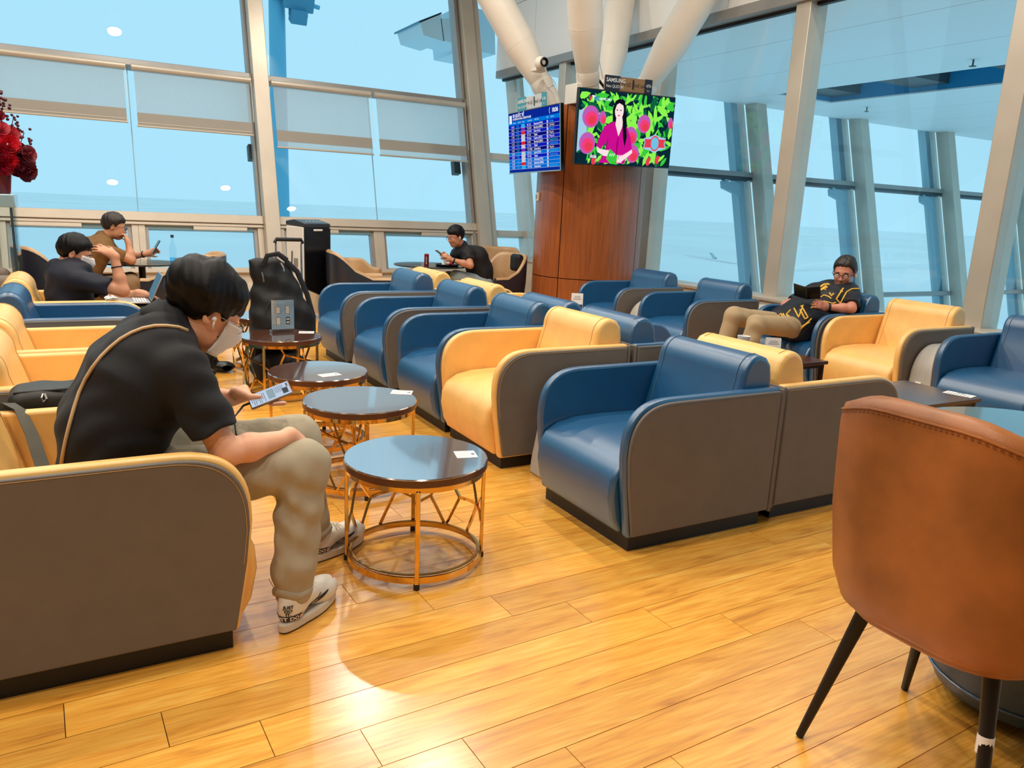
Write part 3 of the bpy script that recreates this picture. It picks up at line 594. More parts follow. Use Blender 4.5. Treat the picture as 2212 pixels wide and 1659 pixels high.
rows = [('10:10', '11:00', 'cyan', 'BR 222', 'Shanghai (PVG)', '23', 'Chờ bay', 'row1'), ('10:35', '10:35', 'purple', 'TG 564', 'Bangkok (BKK)', '21', 'Gọi khách', 'row2'), ('10:35', '11:05', 'red', 'QR 974', 'Hong Kong', '28', 'Đóng cửa', 'row1'), ('11:00', '11:00', 'grey', 'JX 716', 'Taipei', '20', 'Đang lên', 'row2'),
        ('11:10', '11:10', 'grey', 'MF 866', 'Fuzhou (FOC)', '22', 'Đóng cửa', 'row1'), ('11:15', '11:15', 'red', 'VJ 901', 'Bangkok (BKK)', '26', 'Đang làm thủ tục', 'row2'), ('11:30', '11:30', 'grey', 'CI 792', 'Taipei', '30', 'Đang làm thủ tục', 'row1'), ('11:45', '11:45', 'purple', 'CZ 8468', 'Guangzhou', '25', 'Đang làm', 'row2'),
        ('12:00', '12:00', 'grey', 'KE 442', 'Seoul (ICN)', '28', 'Đang làm thủ tục', 'row3'), ('12:05', '12:05', 'grey', 'BR 386', 'Taipei', '20', 'Đang làm thủ tục', 'row1'), ('12:20', '12:20', 'grey', 'CA 742', 'Shanghai (PVG)', '23', '', 'row3'), ('12:30', '12:30', 'red', 'FD 645', 'Bangkok (DMK)', '26', '', 'row3'), ('12:35', '12:35', 'cyan', 'VN 502', 'Guangzhou', '24', 'Đang làm thủ tục', 'row3')]
for i, rw in enumerate(rows):
    y0 = 0.205+i*0.0575; y1 = y0+0.0535; ym = (y0+y1)/2
    bd.cur = bi[rw[7]]; rect(0.0, y0, 1.0, y1, 0.0003); bd.cur = bi[rw[2]]; rect(0.265, y0, 0.345, y1, 0.0005); bd.cur = bi['white']
    rect(0.0, y1, 1.0, y1+0.003, 0.0005)
    text_into(bd, rw[0], 0.034, *B(0.06, ym), 0.0007); text_into(bd, rw[3], 0.034, *B(0.385, ym), 0.0007); text_into(bd, rw[4], 0.034, *B(0.52, ym), 0.0007, bold=0.0006); text_into(bd, rw[5], 0.036, *B(0.765, ym), 0.0007, bold=0.002)
    bd.cur = bi['cyan']; text_into(bd, rw[1], 0.034, *B(0.16, ym), 0.0007); bd.cur = bi['yel'] if i in (1, 3, 4, 7) else bi['cyan']
    if rw[6]: text_into(bd, rw[6], 0.033, *B(0.815, ym), 0.0007, bold=0.0004, sx=0.8)
bd.build('screen_picture', bm_, db, fix=False)
MB().box2((-DW/2-0.012, -DH/2-0.016, -0.003), (DW/2+0.012, -DH/2-0.002, 0.003)).box2((DW/2+0.002, -DH/2-0.016, -0.003), (DW/2+0.014, DH/2+0.012, 0.003)).build('screen_edge', mat('silver_bezel', (150, 175, 185), 0.3, 0.6), db)
sign(db, -0.42, 0.28, DH/2+0.012, 1.0, False)
cp = thing('switch_plate', 'small white switch plate on the column left of the wood seam', 'switch', (0, 0, 0)); sa_ = math.radians(166); cp.location = (CC[0]+(CR+0.012)*math.cos(sa_), CC[1]+(CR+0.012)*math.sin(sa_), float(aty(1163, 425, 8.47)[2])); cp.rotation_euler = (0, 0, sa_-PI)
MB().box2((-0.012, -0.05, -0.05), (0.012, 0.05, 0.05)).build('plate', M_white, cp, bevel=0.004); MB().box2((-0.018, -0.02, -0.025), (-0.012, 0.02, 0.025)).build('rocker', M_framedk, cp)

# ================================================================== OUTSIDE THINGS
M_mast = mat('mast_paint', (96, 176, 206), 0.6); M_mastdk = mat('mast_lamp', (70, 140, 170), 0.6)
p0 = aty(607, 470, 36.0); p1 = aty(590, 0, 36.0); up = (p1-p0); mx_ = float(p0[0])
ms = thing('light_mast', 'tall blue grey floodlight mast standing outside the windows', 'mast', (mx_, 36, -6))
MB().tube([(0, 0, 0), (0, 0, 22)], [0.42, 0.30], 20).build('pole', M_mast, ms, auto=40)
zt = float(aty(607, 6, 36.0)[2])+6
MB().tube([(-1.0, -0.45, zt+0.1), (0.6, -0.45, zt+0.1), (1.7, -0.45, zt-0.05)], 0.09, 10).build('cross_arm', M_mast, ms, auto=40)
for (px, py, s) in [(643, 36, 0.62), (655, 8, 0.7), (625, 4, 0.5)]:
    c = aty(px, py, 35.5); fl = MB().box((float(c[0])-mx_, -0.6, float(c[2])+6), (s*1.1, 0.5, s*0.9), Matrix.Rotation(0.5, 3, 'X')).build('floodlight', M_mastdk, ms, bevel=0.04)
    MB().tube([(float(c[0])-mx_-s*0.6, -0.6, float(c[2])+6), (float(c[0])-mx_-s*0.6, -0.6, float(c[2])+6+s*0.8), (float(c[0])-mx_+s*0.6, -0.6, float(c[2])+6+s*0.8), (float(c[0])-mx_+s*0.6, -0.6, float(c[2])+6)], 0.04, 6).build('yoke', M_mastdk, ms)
cb = thing('canopy_beam', 'pale blue steel canopy beam end outside, left of the white fascia', 'beam', tuple(aty(990, 70, 14.6)))
def cbp(px, py, Y=14.6): return Vector(aty(px, py, Y))-Vector(cb.location)
def slab(pts, d): 
    a = [cbp(*p) for p in pts]; b = [q+Vector((0, d, 0)) for q in a]; n = len(a); return MB().add(a+b, [tuple(range(n)), tuple(range(2*n-1, n-1, -1))]+[(i, (i+1) % n, n+(i+1) % n, n+i) for i in range(n)])
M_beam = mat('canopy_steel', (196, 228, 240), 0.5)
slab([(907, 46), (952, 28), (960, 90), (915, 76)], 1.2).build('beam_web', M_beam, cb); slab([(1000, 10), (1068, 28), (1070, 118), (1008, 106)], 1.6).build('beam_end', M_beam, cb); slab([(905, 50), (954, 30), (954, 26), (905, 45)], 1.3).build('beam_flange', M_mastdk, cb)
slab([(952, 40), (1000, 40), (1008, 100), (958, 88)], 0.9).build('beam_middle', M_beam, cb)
pl = thing('aeroplane', 'hazy parked aeroplane wing with an upturned tip outside the right glass', 'aeroplane', tuple(aty(1600, 566, 60)))
def plp(px, py, Y=60): return Vector(aty(px, py, Y))-Vector(pl.location)
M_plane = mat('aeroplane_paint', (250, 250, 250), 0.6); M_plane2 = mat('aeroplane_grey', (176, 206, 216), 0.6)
def wing(pts, d, m, nm):
    a = [plp(*p) for p in pts]; b = [q+Vector((0, d, 0)) for q in a]; n = len(a); MB().add(a+b, [tuple(range(n)), tuple(range(2*n-1, n-1, -1))]+[(i, (i+1) % n, n+(i+1) % n, n+i) for i in range(n)]).build(nm, m, pl)
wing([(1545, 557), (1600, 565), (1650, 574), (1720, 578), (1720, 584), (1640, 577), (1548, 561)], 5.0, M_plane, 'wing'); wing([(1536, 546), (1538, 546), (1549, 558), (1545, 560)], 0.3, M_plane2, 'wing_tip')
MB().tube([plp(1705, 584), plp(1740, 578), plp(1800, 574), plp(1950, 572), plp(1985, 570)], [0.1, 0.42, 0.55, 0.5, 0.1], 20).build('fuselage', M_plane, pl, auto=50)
# ================================================================== ARMCHAIRS
def leather(name, rgb, rough=0.4):
    m = mat(name, rgb, rough, noise=0.07, nscale=9, bump=0.12, bscale=420, spec=0.5); m.node_tree.nodes['Principled BSDF'].inputs['IOR'].default_value = 2.0 if 'blue' in name else 1.75; return m
LB = leather('blue_leather', (5, 80, 126), 0.36); LY = leather('yellow_leather', (244, 194, 112), 0.42); LG = mat('taupe_leather', (108, 100, 94), 0.5, noise=0.05, nscale=12, bump=0.1, bscale=500)
M_stitch = {'b': mat('blue_stitch', (90, 110, 125), 0.7), 'y': mat('cream_stitch', (206, 168, 112), 0.7)}
M_plate = mat('socket_plate', (238, 232, 220), 0.4)
AD, AW, AT, AH = 0.88, 0.74, 0.062, 0.67
def arm_outline(ins=0.0):
    f = 0.44-ins; t = AH-ins
    pts = [(-0.44+ins, 0.065+ins), (f-0.05, 0.065+ins), (f-0.012, 0.30)]
    pts += [(f-0.25+0.25*math.cos(a)**0.72, t-0.24+0.24*math.sin(a)**0.72) for a in [PI/2*k/14 for k in range(15)]]
    pts += [(-0.44+ins, t)]
    return pts
def back_profile():
    return [(-0.15, 0.36), (-0.165, 0.42), (-0.215, 0.60), (-0.245, 0.70)]+[(-0.345+0.10*math.cos(a)**0.9, 0.70+0.115*math.sin(a)) for a in [PI/2*k/8 for k in range(1, 9)]]+[(-0.39, 0.80), (-0.42, 0.765), (-0.432, 0.70), (-0.432, 0.36)]
def seat_profile():
    return [(-0.30, 0.10), (-0.30, 0.415), (-0.1, 0.43), (0.1, 0.435), (0.26, 0.43), (0.36, 0.41), (0.425, 0.37), (0.455, 0.315), (0.46, 0.24), (0.44, 0.14), (0.40, 0.072), (0.1, 0.072)]
def make_chair(code):
    lm = LB if code == 'b' else LY
    t = thing('lounge_armchair', 'x', 'armchair')
    for s in (-1, 1):
        yo = s*AW/2; yi = s*(AW/2-AT); ye = s*(AW/2-0.016)
        a = MB().prism(arm_outline(), min(yi, ye), max(yi, ye)).build('arm', lm, t, bevel=0.014, seg=3)
        MB().prism(arm_outline(0.012), min(yo, ye+s*0.0005), max(yo, ye+s*0.0005)).build('side_panel', LG, t, bevel=0.006, seg=2)
        st = [(x, s*(AW/2+0.0006), z) for x, z in arm_outline(0.022)]
        MB().tube(st[2:], 0.0011, 4).build('stitching', M_stitch[code], a)
    w = AW/2-AT-0.003
    MB().prism(seat_profile(), -w, w).build('seat', lm, t, bevel=0.02, seg=3)
    bk = MB().prism(back_profile(), -w+0.004, w-0.004).build('back_cushion', lm, t, bevel=0.022, seg=3)
    for s in (-1, 1): MB().tube([(x*1.0, s*(w-0.052), z) for x, z in [(p[0]+(0.0018 if i < 6 else 0), p[1]+(0.0018 if i > 3 else 0)) for i, p in enumerate(back_profile()[1:13])]], 0.0016, 4).build('seam', M_stitch[code], bk)
    MB().box2((-0.452, -AW/2+0.001, 0.065), (-0.434, AW/2-0.001, AH-0.006)).build('back_panel', LG, t, bevel=0.005)
    MB().box2((-0.41, -AW/2+0.035, 0.0), (0.37, AW/2-0.035, 0.071)).build('plinth', M_black, t)
    return t
proto = {'b': make_chair('b'), 'y': make_chair('y')}; used = {'b': False, 'y': False}
def chair(code, x, y, rz, label, group):
    o = dup(proto[code]) if used[code] else proto[code]; used[code] = True
    return place(o, (x, y, 0), rz, label, group)
XB = 1.92+AD/2; XA = 0.43-AD/2
gB = 'armchairs of the middle row facing the round tables'; gC = 'armchairs backing onto the middle row'; gA = 'armchairs of the left row facing the round tables'; gD = 'armchairs along the right glass'
chair('b', XB, 2.75, PI, 'big dark blue armchair in the foreground, nearest of the middle row', gB)
chair('y', XB, 3.90, PI, 'yellow armchair beside the big dark blue one in the middle row', gB)
chair('b', XB, 4.65, PI, 'blue armchair directly beyond the yellow one of the middle row', gB)
chair('b', XB, 5.62, PI, 'blue armchair of the middle row with the socket console at its far side', gB)
chair('b', XB, 6.67, PI, 'farthest blue armchair of the middle row, next to the air cooler', gB)
XCc = 2.845+AD/2
chair('y', XCc, 2.775, 0, 'yellow armchair seen from behind, backing onto the big dark blue armchair', gC)
chair('b', XCc, 3.89, 0, 'blue armchair seen from behind, backing onto the yellow one of the middle row', gC)
chair('b', XCc, 4.66, 0, 'blue armchair seen from behind, left of the menu card before the column', gC)
chair('y', XCc, 5.74, 0, 'yellow armchair seen from behind, before the man with the phone at the round table', gC)
chair('y', XCc, 6.82, 0, 'farthest yellow armchair seen from behind, below the red can', gC)
chair('y', XA, 2.69, 0, 'yellow armchair in the left foreground with the man in black sitting in it', gA)
chair('y', XA, 3.74, 0, 'yellow armchair behind the black bag in the left row', gA)
chair('y', XA, 4.50, 0, 'yellow armchair next to the blue one in the left row', gA)
chair('b', XA, 5.52, 0, 'blue armchair of the left row, the only blue one there', gA)
chair('y', XA, 6.30, 0, 'yellow armchair with the man resting his forehead on his hand', gA)
XD = 5.33+AD/2
chair('b', XD, 2.89, PI, 'dark blue armchair at the right edge of the picture', gD)
chair('y', XD, 3.87, PI, 'yellow armchair beside the man in the black and yellow jersey', gD)
chair('b', XD, 4.64, PI, 'blue armchair with the man in the black and yellow jersey', gD)
XE = 4.83+AD/2
chair('b', XE, 5.66, PI, 'blue armchair with a grey side in front of the column, the nearer of two', gD)
chair('b', XE, 6.74, PI, 'blue armchair right beside the column, the farther of two', gD)
# consoles between chairs
def make_console(wd):
    t = thing('power_console', 'x', 'console')
    out = [(-0.43, 0.0), (0.37, 0.0)]+[(0.36-0.04*k/4, 0.10+0.22*k/4) for k in range(5)]+[(0.10+0.22*math.cos(a), 0.32+0.235*math.sin(a)) for a in [PI/2*k/10 for k in range(1, 11)]]+[(-0.43, 0.555)]
    MB().prism(out, -wd/2, wd/2).build('console_body', mat('grey_console_leather', (176, 172, 166), 0.42, bump=0.08, bscale=400), t, bevel=0.012, seg=3)
    pl_ = MB().box((0.345, -0.02, 0.235), (0.012, 0.045, 0.115), Matrix.Rotation(-0.18, 3, 'Y')).build('socket_plate', M_plate, t, bevel=0.003)
    for dz in (-0.03, 0.0, 0.03): MB().box((0.353-dz*0.18, -0.02, 0.235+dz), (0.004, 0.012, 0.012), Matrix.Rotation(-0.18, 3, 'Y')).build('socket_hole', M_framedk, pl_)
    return t
c0 = make_console(0.22); gK = 'power consoles between the armchairs'
place(c0, (XB+0.0, 6.145, 0), PI, 'grey waterfall console with a socket plate between two far blue armchairs', gK)
for x, y, rz, lb in [(XB+0.12, 3.35, PI, 'grey console mostly hidden behind the big dark blue armchair'), (XA, 3.215, 0, 'grey console in the left row with the black bag on it'), (XA, 5.01, 0, 'grey console hidden between yellow and blue armchairs of the left row'),
                     (XD, 3.38, PI, 'wide silver grey console between the right yellow and blue armchairs'), (XE, 6.20, PI, 'silver grey console between the two blue armchairs by the column')]:
    o = dup(c0); place(o, (x, y, 0), rz, lb, gK)
pb = thing('ledge_box', 'beige stone box on the floor behind the blue armchair, at the glass', 'box', (6.15, 5.62, 0)); MB().box2((-0.2, -0.16, 0), (0.2, 0.16, 0.52)).build('box_body', M_lowwall, pb, bevel=0.01); MB().box2((-0.21, -0.17, 0.521), (0.21, 0.17, 0.545)).build('box_top', M_lowwall, pb, bevel=0.006)
lg = thing('logo_mark', 'small black leaf shaped mark on the wide silver grey console', 'emblem', (5.345, 3.40, 0.30))
# ================================================================== ROUND SIDE TABLES
M_gold = mat('polished_gold', (226, 186, 116), 0.12, 1.0); M_top = mat('walnut_tabletop', (104, 62, 42), 0.12, noise=0.25, nscale=2.5, stretch=(1.2, 16, 1)); M_top.node_tree.nodes['Principled BSDF'].inputs['IOR'].default_value = 6.0; M_top.node_tree.nodes['Principled BSDF'].inputs['Coat Weight'].default_value = 1.0; M_top.node_tree.nodes['Principled BSDF'].inputs['Coat IOR'].default_value = 4.0; M_top.node_tree.nodes['Principled BSDF'].inputs['Coat Roughness'].default_value = 0.05; M_topedge = mat('walnut_edge', (92, 54, 32), 0.3)
M_card = mat('paper_card', (240, 240, 240), 0.55); M_ink = mat('grey_print', (120, 124, 130), 0.6)
TR, TZ = 0.285, 0.44
def bar(mb, a, b, w=0.010, h=0.007):
    mb.tube([a, b], [w/1.414*1.0]*2, 4, sq=(1, h/w))
def cyl_path(a0, z0, a1, z1, R, n=4): return [(R*math.cos(a0+(a1-a0)*k/n), R*math.sin(a0+(a1-a0)*k/n), z0+(z1-z0)*k/n) for k in range(n+1)]
def make_table():
    t = thing('side_table', 'x', 'side table')
    MB().lathe([(0, TZ), (TR-0.004, TZ), (TR, TZ-0.004), (TR, TZ-0.005)], 64).build('tabletop', M_top, t, auto=30)
    MB().lathe([(TR, TZ-0.005), (TR, TZ-0.03), (TR-0.004, TZ-0.034), (0, TZ-0.034)], 64).build('top_edge', M_topedge, t, auto=30)
    R = TR-0.012
    for nm, z0, z1 in (('upper_ring', TZ-0.056, TZ-0.036), ('base_ring', 0.022, 0.048)):
        MB().lathe([(R, z0), (R, z1), (R-0.008, z1), (R-0.008, z0), (R, z0)], 64).build(nm, M_gold, t, auto=30)
    MB().lathe([(R-0.012, 0.05), (R-0.012, 0.055), (R-0.022, 0.055), (R-0.022, 0.05), (R-0.012, 0.05)], 64, (0, 0, 0.0)).build('inner_ring', mat('brushed_brass', (170, 130, 70), 0.25, 1.0), t, auto=30)
    for k in range(4):
        a = PI/2*k; leg = MB().box((R*math.cos(a), R*math.sin(a), TZ/2-0.015), (0.014, 0.018, TZ-0.07), a).build('leg', M_gold, t, bevel=0.0015, seg=1)
        MB().lathe([(0.012, 0.0), (0.012, 0.02), (0, 0.02)], 10, (R*math.cos(a), R*math.sin(a), 0)).build('rubber_foot', M_black, leg)
        # honeycomb lattice between this leg and the next
        Z0, Z1 = 0.048, TZ-0.056; dz = Z1-Z0
        def A(u, w): return (a+u*PI/2, Z0+w*dz)
        segs = [((0, .62), (.18, .45)), ((0, .33), (.18, .45)), ((.18, .45), (.48, .42)), ((.18, .45), (.36, 0)), ((.18, .45), (.33, .88)), ((.33, .88), (.28, 1)), ((.33, .88), (.68, .75)), ((.48, .42), (.68, .75)), ((.48, .42), (.64, 0)),
                ((.68, .75), (.62, 1)), ((.68, .75), (.78, 1)), ((.68, .75), (1, .64)), ((.68, .75), (.82, .36)), ((.82, .36), (.66, 0)), ((.82, .36), (1, .22))]
        if k not in (1, 2): continue
        for (p, q) in segs:
            s0, s1 = A(*p), A(*q); MB().tube(cyl_path(s0[0], s0[1], s1[0], s1[1], R-0.004, 3), 0.0072, 4, sq=(1, 1)).build('lattice_bar', M_gold, t)
    return t
tb = make_table(); gT = 'round gold side tables in the aisle'
tabs = [(1.135, 2.725, -1.93, 'nearest round side table with a gold lattice base and a white card'), (1.215, 3.665, -0.2, 'second round side table, half hidden by the nearest one'), (1.20, 4.385, 2.76, 'third round side table, right behind the held phone'), (1.275, 5.64, 0.9, 'round side table with the grey menu stand on it'), (1.38, 6.66, -0.4, 'farthest round side table, half hidden behind the black backpack')]
for i, (x, y, a, lb) in enumerate(tabs):
    o = tb if i == 0 else dup(tb); place(o, (x, y, 0), a, lb, gT)
def card(px, py, z, wd, dp, rz, label, rot3=None):
    p = atz(px, py, z); t = thing('info_card', label, 'card', (p[0], p[1], z+0.0006), rz, 'information cards on the tables')
    MB().box2((-wd/2, -dp/2, 0), (wd/2, dp/2, 0.0012)).build('card_sheet', M_card, t, bevel=0.0004, seg=1)
    pr = MB()
    for k in range(7): pr.box((-wd*0.12, dp*(0.36-k*0.115), 0.00135), (wd*0.62, dp*0.03, 0.0001))
    pr.box((wd*0.34, dp*0.0, 0.00135), (wd*0.16, dp*0.28, 0.0001))
    o = pr.build('print_lines', M_ink, t, fix=False); o['kind'] = 'stuff'
card(1006, 982, TZ, 0.085, 0.085, -0.25, 'white printed card on the nearest round side table'); card(868, 848, TZ, 0.11, 0.085, -0.5, 'white printed card on the second round side table'); card(712, 810, TZ, 0.12, 0.07, 0.2, 'white printed card on the third round side table'); card(662, 718, TZ, 0.11, 0.09, -0.3, 'white card beside the grey menu stand')
# rectangular tables between the rows on the right
M_dkwood = mat('dark_walnut', (74, 40, 30), 0.2, noise=0.2, nscale=3, stretch=(1, 10, 1), coat=0.3)
def rect_table(c, sx, sy, z, label):
    t = thing('coffee_table', label, 'table', (c[0], c[1], 0)); MB().box2((-sx/2, -sy/2, z-0.025), (sx/2, sy/2, z)).build('tabletop', M_dkwood, t, bevel=0.003)
    for a in (-1, 1):
        for b in (-1, 1): MB().box2((a*(sx/2-0.03)-0.012, b*(sy/2-0.03)-0.012, 0), (a*(sx/2-0.03)+0.012, b*(sy/2-0.03)+0.012, z-0.026)).build('leg', mat('bronze_leg', (60, 44, 32), 0.35, 0.8), t)
    MB().box2((-sx/2+0.02, -sy/2+0.02, z-0.05), (sx/2-0.02, sy/2-0.02, z-0.0255)).build('apron', mat('bronze_leg', (60, 44, 32), 0.35, 0.8), t)
    return t
q = atz(2120, 860, 0.45); rect_table((q[0]-0.27, q[1]+0.25), 0.55, 0.50, 0.45, 'dark wood coffee table at the right with a white card on it'); card(2072, 852, 0.45, 0.09, 0.16, 0.2, 'white card on the right dark wood coffee table')
q = atz(1789, 780, 0.45); rect_table((q[0]-0.27, q[1]+0.25), 0.55, 0.50, 0.45, 'dark wood coffee table before the right yellow armchair'); 
q2 = atz(1640, 735, 0.45)
mc = thing('menu_card', 'folded white menu card standing in front of the jersey man', 'card', tuple(np.array([4.42, 3.93, 0.451]))); 
# ================================================================== TUB CHAIRS
def shell_pts(dep, wid, rc, n_c=8):
    # plan outline from the near front arm round the back to the far front arm; chair faces +x
    x0, x1, y = -dep/2, dep/2, wid/2
    P = [(x1, -y), (x1-0.08, -y), (x1*0.35, -y), (x0+rc+0.04, -y)]
    P += [(x0+rc+rc*math.cos(a), -y+rc+rc*math.sin(a)) for a in [(-PI/2)-(PI/2)*k/n_c for k in range(n_c+1)]]
    P += [(x0, 0.0)]
    P += [(x0+rc+rc*math.cos(a), y-rc+rc*math.sin(a)) for a in [PI-(PI/2)*k/n_c for k in range(n_c+1)]]
    P += [(x0+rc+0.04, y), (x1*0.35, y), (x1-0.08, y), (x1, y)]
    return P
def sstep(a, b, t):
    t = min(max((t-a)/(b-a), 0), 1); return t*t*(3-2*t)
def tub(name, label, loc, rz, dep, wid, zb, zt, za, mo, mi, th=0.055, drop=(0.15, 0.75), legs=True, group=None, lz=None, taper=0.06, rnd=0.0):
    t = thing(name, label, 'chair', loc, rz, group); P = shell_pts(dep, wid, min(dep, wid)*0.36); N = len(P)
    nr = []
    for i in range(N):
        a = Vector((*P[max(i-1, 0)], 0)); b = Vector((*P[min(i+1, N-1)], 0)); d = (b-a).normalized(); nr.append(Vector((d.y, -d.x, 0)))
    c = Vector((0, 0, 0)); nr = [q if q.dot(Vector((*P[i], 0))-c) > 0 else -q for i, q in enumerate(nr)]
    def top(i): f = (P[i][0]+dep/2)/dep; return zt+(za-zt)*sstep(drop[0], drop[1], f)-rnd*max(0.0, (abs(P[i][1])-wid*0.16)/(wid*0.34))**1.6*(1-sstep(0.0, 0.6, f))
    def ring(i, off, z, k=0.0):
        p = Vector((*P[i], 0)); s = 1-taper*max(0.0, (zt-z)/(zt-zb)); q = Vector((p.x*s, p.y*s, 0))-nr[i]*off; q.z = z; return q
    outer = MB(); inner = MB(); rows = []
    for i in range(N):
        T_ = top(i); col = [ring(i, 0.15, zb), ring(i, 0.075, zb+0.012), ring(i, 0.032, zb+0.045), ring(i, 0.008, zb+0.12), ring(i, -0.004, zb+(T_-zb)*0.5), ring(i, 0.0, T_-0.06), ring(i, 0.004, T_-0.03)]
        ci_ = [ring(i, 0.004, T_-0.03), ring(i, 0.010, T_-0.012), ring(i, th*0.5, T_), ring(i, th*0.85, T_-0.012), ring(i, th, T_-0.04), ring(i, th+0.01, (T_+zb)/2), ring(i, th+0.02, zb+0.05)]
        rows.append((col, ci_))
    for mbx, k in ((outer, 0), (inner, 1)):
        m = len(rows[0][k]); vs = [q for r_ in rows for q in r_[k]]; fs = [(i*m+j, i*m+j+1, (i+1)*m+j+1, (i+1)*m+j) for i in range(N-1) for j in range(m-1)]; mbx.add(vs, fs)
    # close the two arm fronts
    for e in (0, N-1):
        vs = rows[e][0]+rows[e][1]; outer.add(vs, [tuple(range(len(vs)))])
    o = outer.build('outer_shell', mo, t, auto=60); inner.build('inner_shell', mi, t, auto=60)
    for oo in (t.children): pass
    seam = [rows[i][0][6]+nr[i]*0.0015 for i in range(N)]; MB().tube(seam, 0.0028, 6).build('seam', mo, t)
    st = MB()
    if zb > 0.3:
        for i in range(N-1):
            a, b = rows[i][0][6], rows[i+1][0][6]; k = max(1, int((b-a).length/0.012))
            for j in range(k): p0_ = a.lerp(b, j/k)+nr[i]*0.003-Vector((0, 0, 0.008)); p1_ = a.lerp(b, (j+0.55)/k)+nr[i]*0.003-Vector((0, 0, 0.008)); st.tube([p0_, p1_], 0.0012, 4)
        q = st.build('stitching', mat('tan_stitch', (120, 72, 40), 0.8), t, fix=False); q['kind'] = 'stuff'
    s = 1-taper
    MB().prism([(p[0]*s*0.82+0.0, p[1]*s*0.84) for p in P], zb+0.005, zb+0.16, axis=2).build('seat', mi, t, bevel=0.025, seg=3)
    if legs:
        lz = lz or 0.2
        for a in (-1, 1):
            for b in (-1, 1):
                lg_ = MB().tube([(a*lz, b*lz, 0.004), (a*lz*0.62, b*lz*0.66, zb+0.02)], [0.011, 0.021], 14).build('leg', mat('black_steel', (22, 22, 28), 0.4, 0.3), t, auto=40)
                if (a, b) == (-1, -1) and zb > 0.3:
                    f = 0.60; x, y, zz = a*lz*(1-0.38*f), b*lz*(1-0.34*f), (zb+0.02)*f; MB().tube([(x, y, zz-0.022), (x*0.985, y*0.985, zz+0.022)], 0.0185, 12).build('leg_label', M_card, lg_, auto=40)
    else: MB().prism([(p[0]*0.7, p[1]*0.7) for p in P], 0, zb+0.02, axis=2).build('base', M_black, t)
    return t
def brown_mat():
    m = mat('tan_saddle_leather', (152, 92, 44), 0.42, noise=0.3, nscale=5.5, bump=0.15, bscale=260, spec=0.5); return m
LT = brown_mat(); LN = leather('dark_navy_leather', (26, 34, 50), 0.4); LTan = leather('tan_leather', (190, 150, 104), 0.45)
tub('leather_tub_chair', 'tan saddle leather tub chair with black steel legs in the right foreground', (1.945, 0.995, 0), 0.02, 0.67, 0.63, 0.415, 1.03, 0.72, LT, LT, th=0.075, drop=(0.12, 0.95), lz=0.245, taper=0.10, rnd=0.075)
gU = 'tub chairs at the window tables'
tub('tub_chair', 'dark tub chair at the round window table, right beside the air cooler', (2.93, 8.95, 0), -0.15, 0.72, 0.66, 0.16, 0.84, 0.55, LN, LTan, drop=(0.0, 0.62), legs=False, group=gU)
tub('tub_chair', 'tub chair under the man leaning over the round window table', (4.78, 8.85, 0), PI+0.25, 0.66, 0.66, 0.16, 0.84, 0.56, LN, LTan, drop=(0.05, 0.62), legs=False, group=gU)
tub('tub_chair', 'tan tub chair half hidden behind the column', (5.42, 10.1, 0), -2.0, 0.7, 0.7, 0.16, 0.84, 0.58, LTan, LTan, legs=False, group=gU)
tub('tub_chair', 'tan tub chair whose rim shows behind the dark one by the air cooler', (3.32, 10.5, 0), -1.4, 0.68, 0.66, 0.16, 0.62, 0.52, LTan, LTan, legs=False, group=gU)
tub('tub_chair', 'dark tub chair seen from behind, above the laptop', (0.98, 8.35, 0), 2.75, 0.70, 0.72, 0.16, 0.84, 0.60, LN, LTan, drop=(0.2, 0.9), legs=False, group=gU)
tub('tub_chair', 'tan and dark tub chair behind the man in the brown shirt', (-0.16, 8.85, 0), 0.35, 0.70, 0.68, 0.16, 0.86, 0.55, LN, LTan, drop=(0.0, 0.6), legs=False, group=gU)
def cafe_table(label, c, r, z):
    t = thing('cafe_table', label, 'table', (c[0], c[1], 0)); MB().lathe([(0, z), (r-0.004, z), (r, z-0.006), (r-0.004, z-0.016), (0, z-0.02)], 48).build('tabletop', mat('smoked_glass_top', (26, 38, 46), 0.08, spec=0.9), t, auto=30)
    MB().lathe([(0.035, 0.03), (0.035, z-0.02)], 20).build('pedestal', M_black, t, auto=40); MB().lathe([(0.24, 0), (0.24, 0.012), (0.2, 0.025), (0.04, 0.04)], 32).build('foot_disc', M_black, t, auto=40); return t
cafe_table('round dark window table with a red can on it', (3.88, 9.0), 0.45, 0.675); cafe_table('round dark window table with the glass bottle', (0.62, 9.1), 0.38, 0.675)
ft = thing('glass_table', 'round table with a pale glossy top at the right edge, behind the tan chair', 'table', (2.95, 1.36, 0)); MB().lathe([(0, 0.72), (0.40, 0.72), (0.405, 0.714), (0.40, 0.70), (0, 0.70)], 48).build('tabletop', mat('teal_glass_top', (60, 92, 104), 0.05, spec=1.0, coat=1.0), ft, auto=30)
MB().lathe([(0.04, 0.03), (0.04, 0.70)], 20).build('pedestal', M_black, ft, auto=40); MB().lathe([(0.2, 0), (0.2, 0.012), (0.05, 0.03)], 32).build('foot_disc', M_black, ft, auto=40)
pf = thing('leather_pouf', 'round navy leather pouf under the tan chair at the right edge', 'pouf', (2.45, 1.05, 0))
MB().lathe([(0, 0.03), (0.20, 0.03), (0.235, 0.05), (0.255, 0.10), (0.255, 0.28), (0.235, 0.32), (0, 0.33)], 48).build('pouf_body', leather('navy_pouf_leather', (6, 58, 90), 0.4), pf, auto=50)
MB().tube([(0.256*math.cos(a), 0.256*math.sin(a), 0.095) for a in np.linspace(0, 2*PI, 40, endpoint=False)], 0.004, 6, closed=True).build('piping', LB, pf)
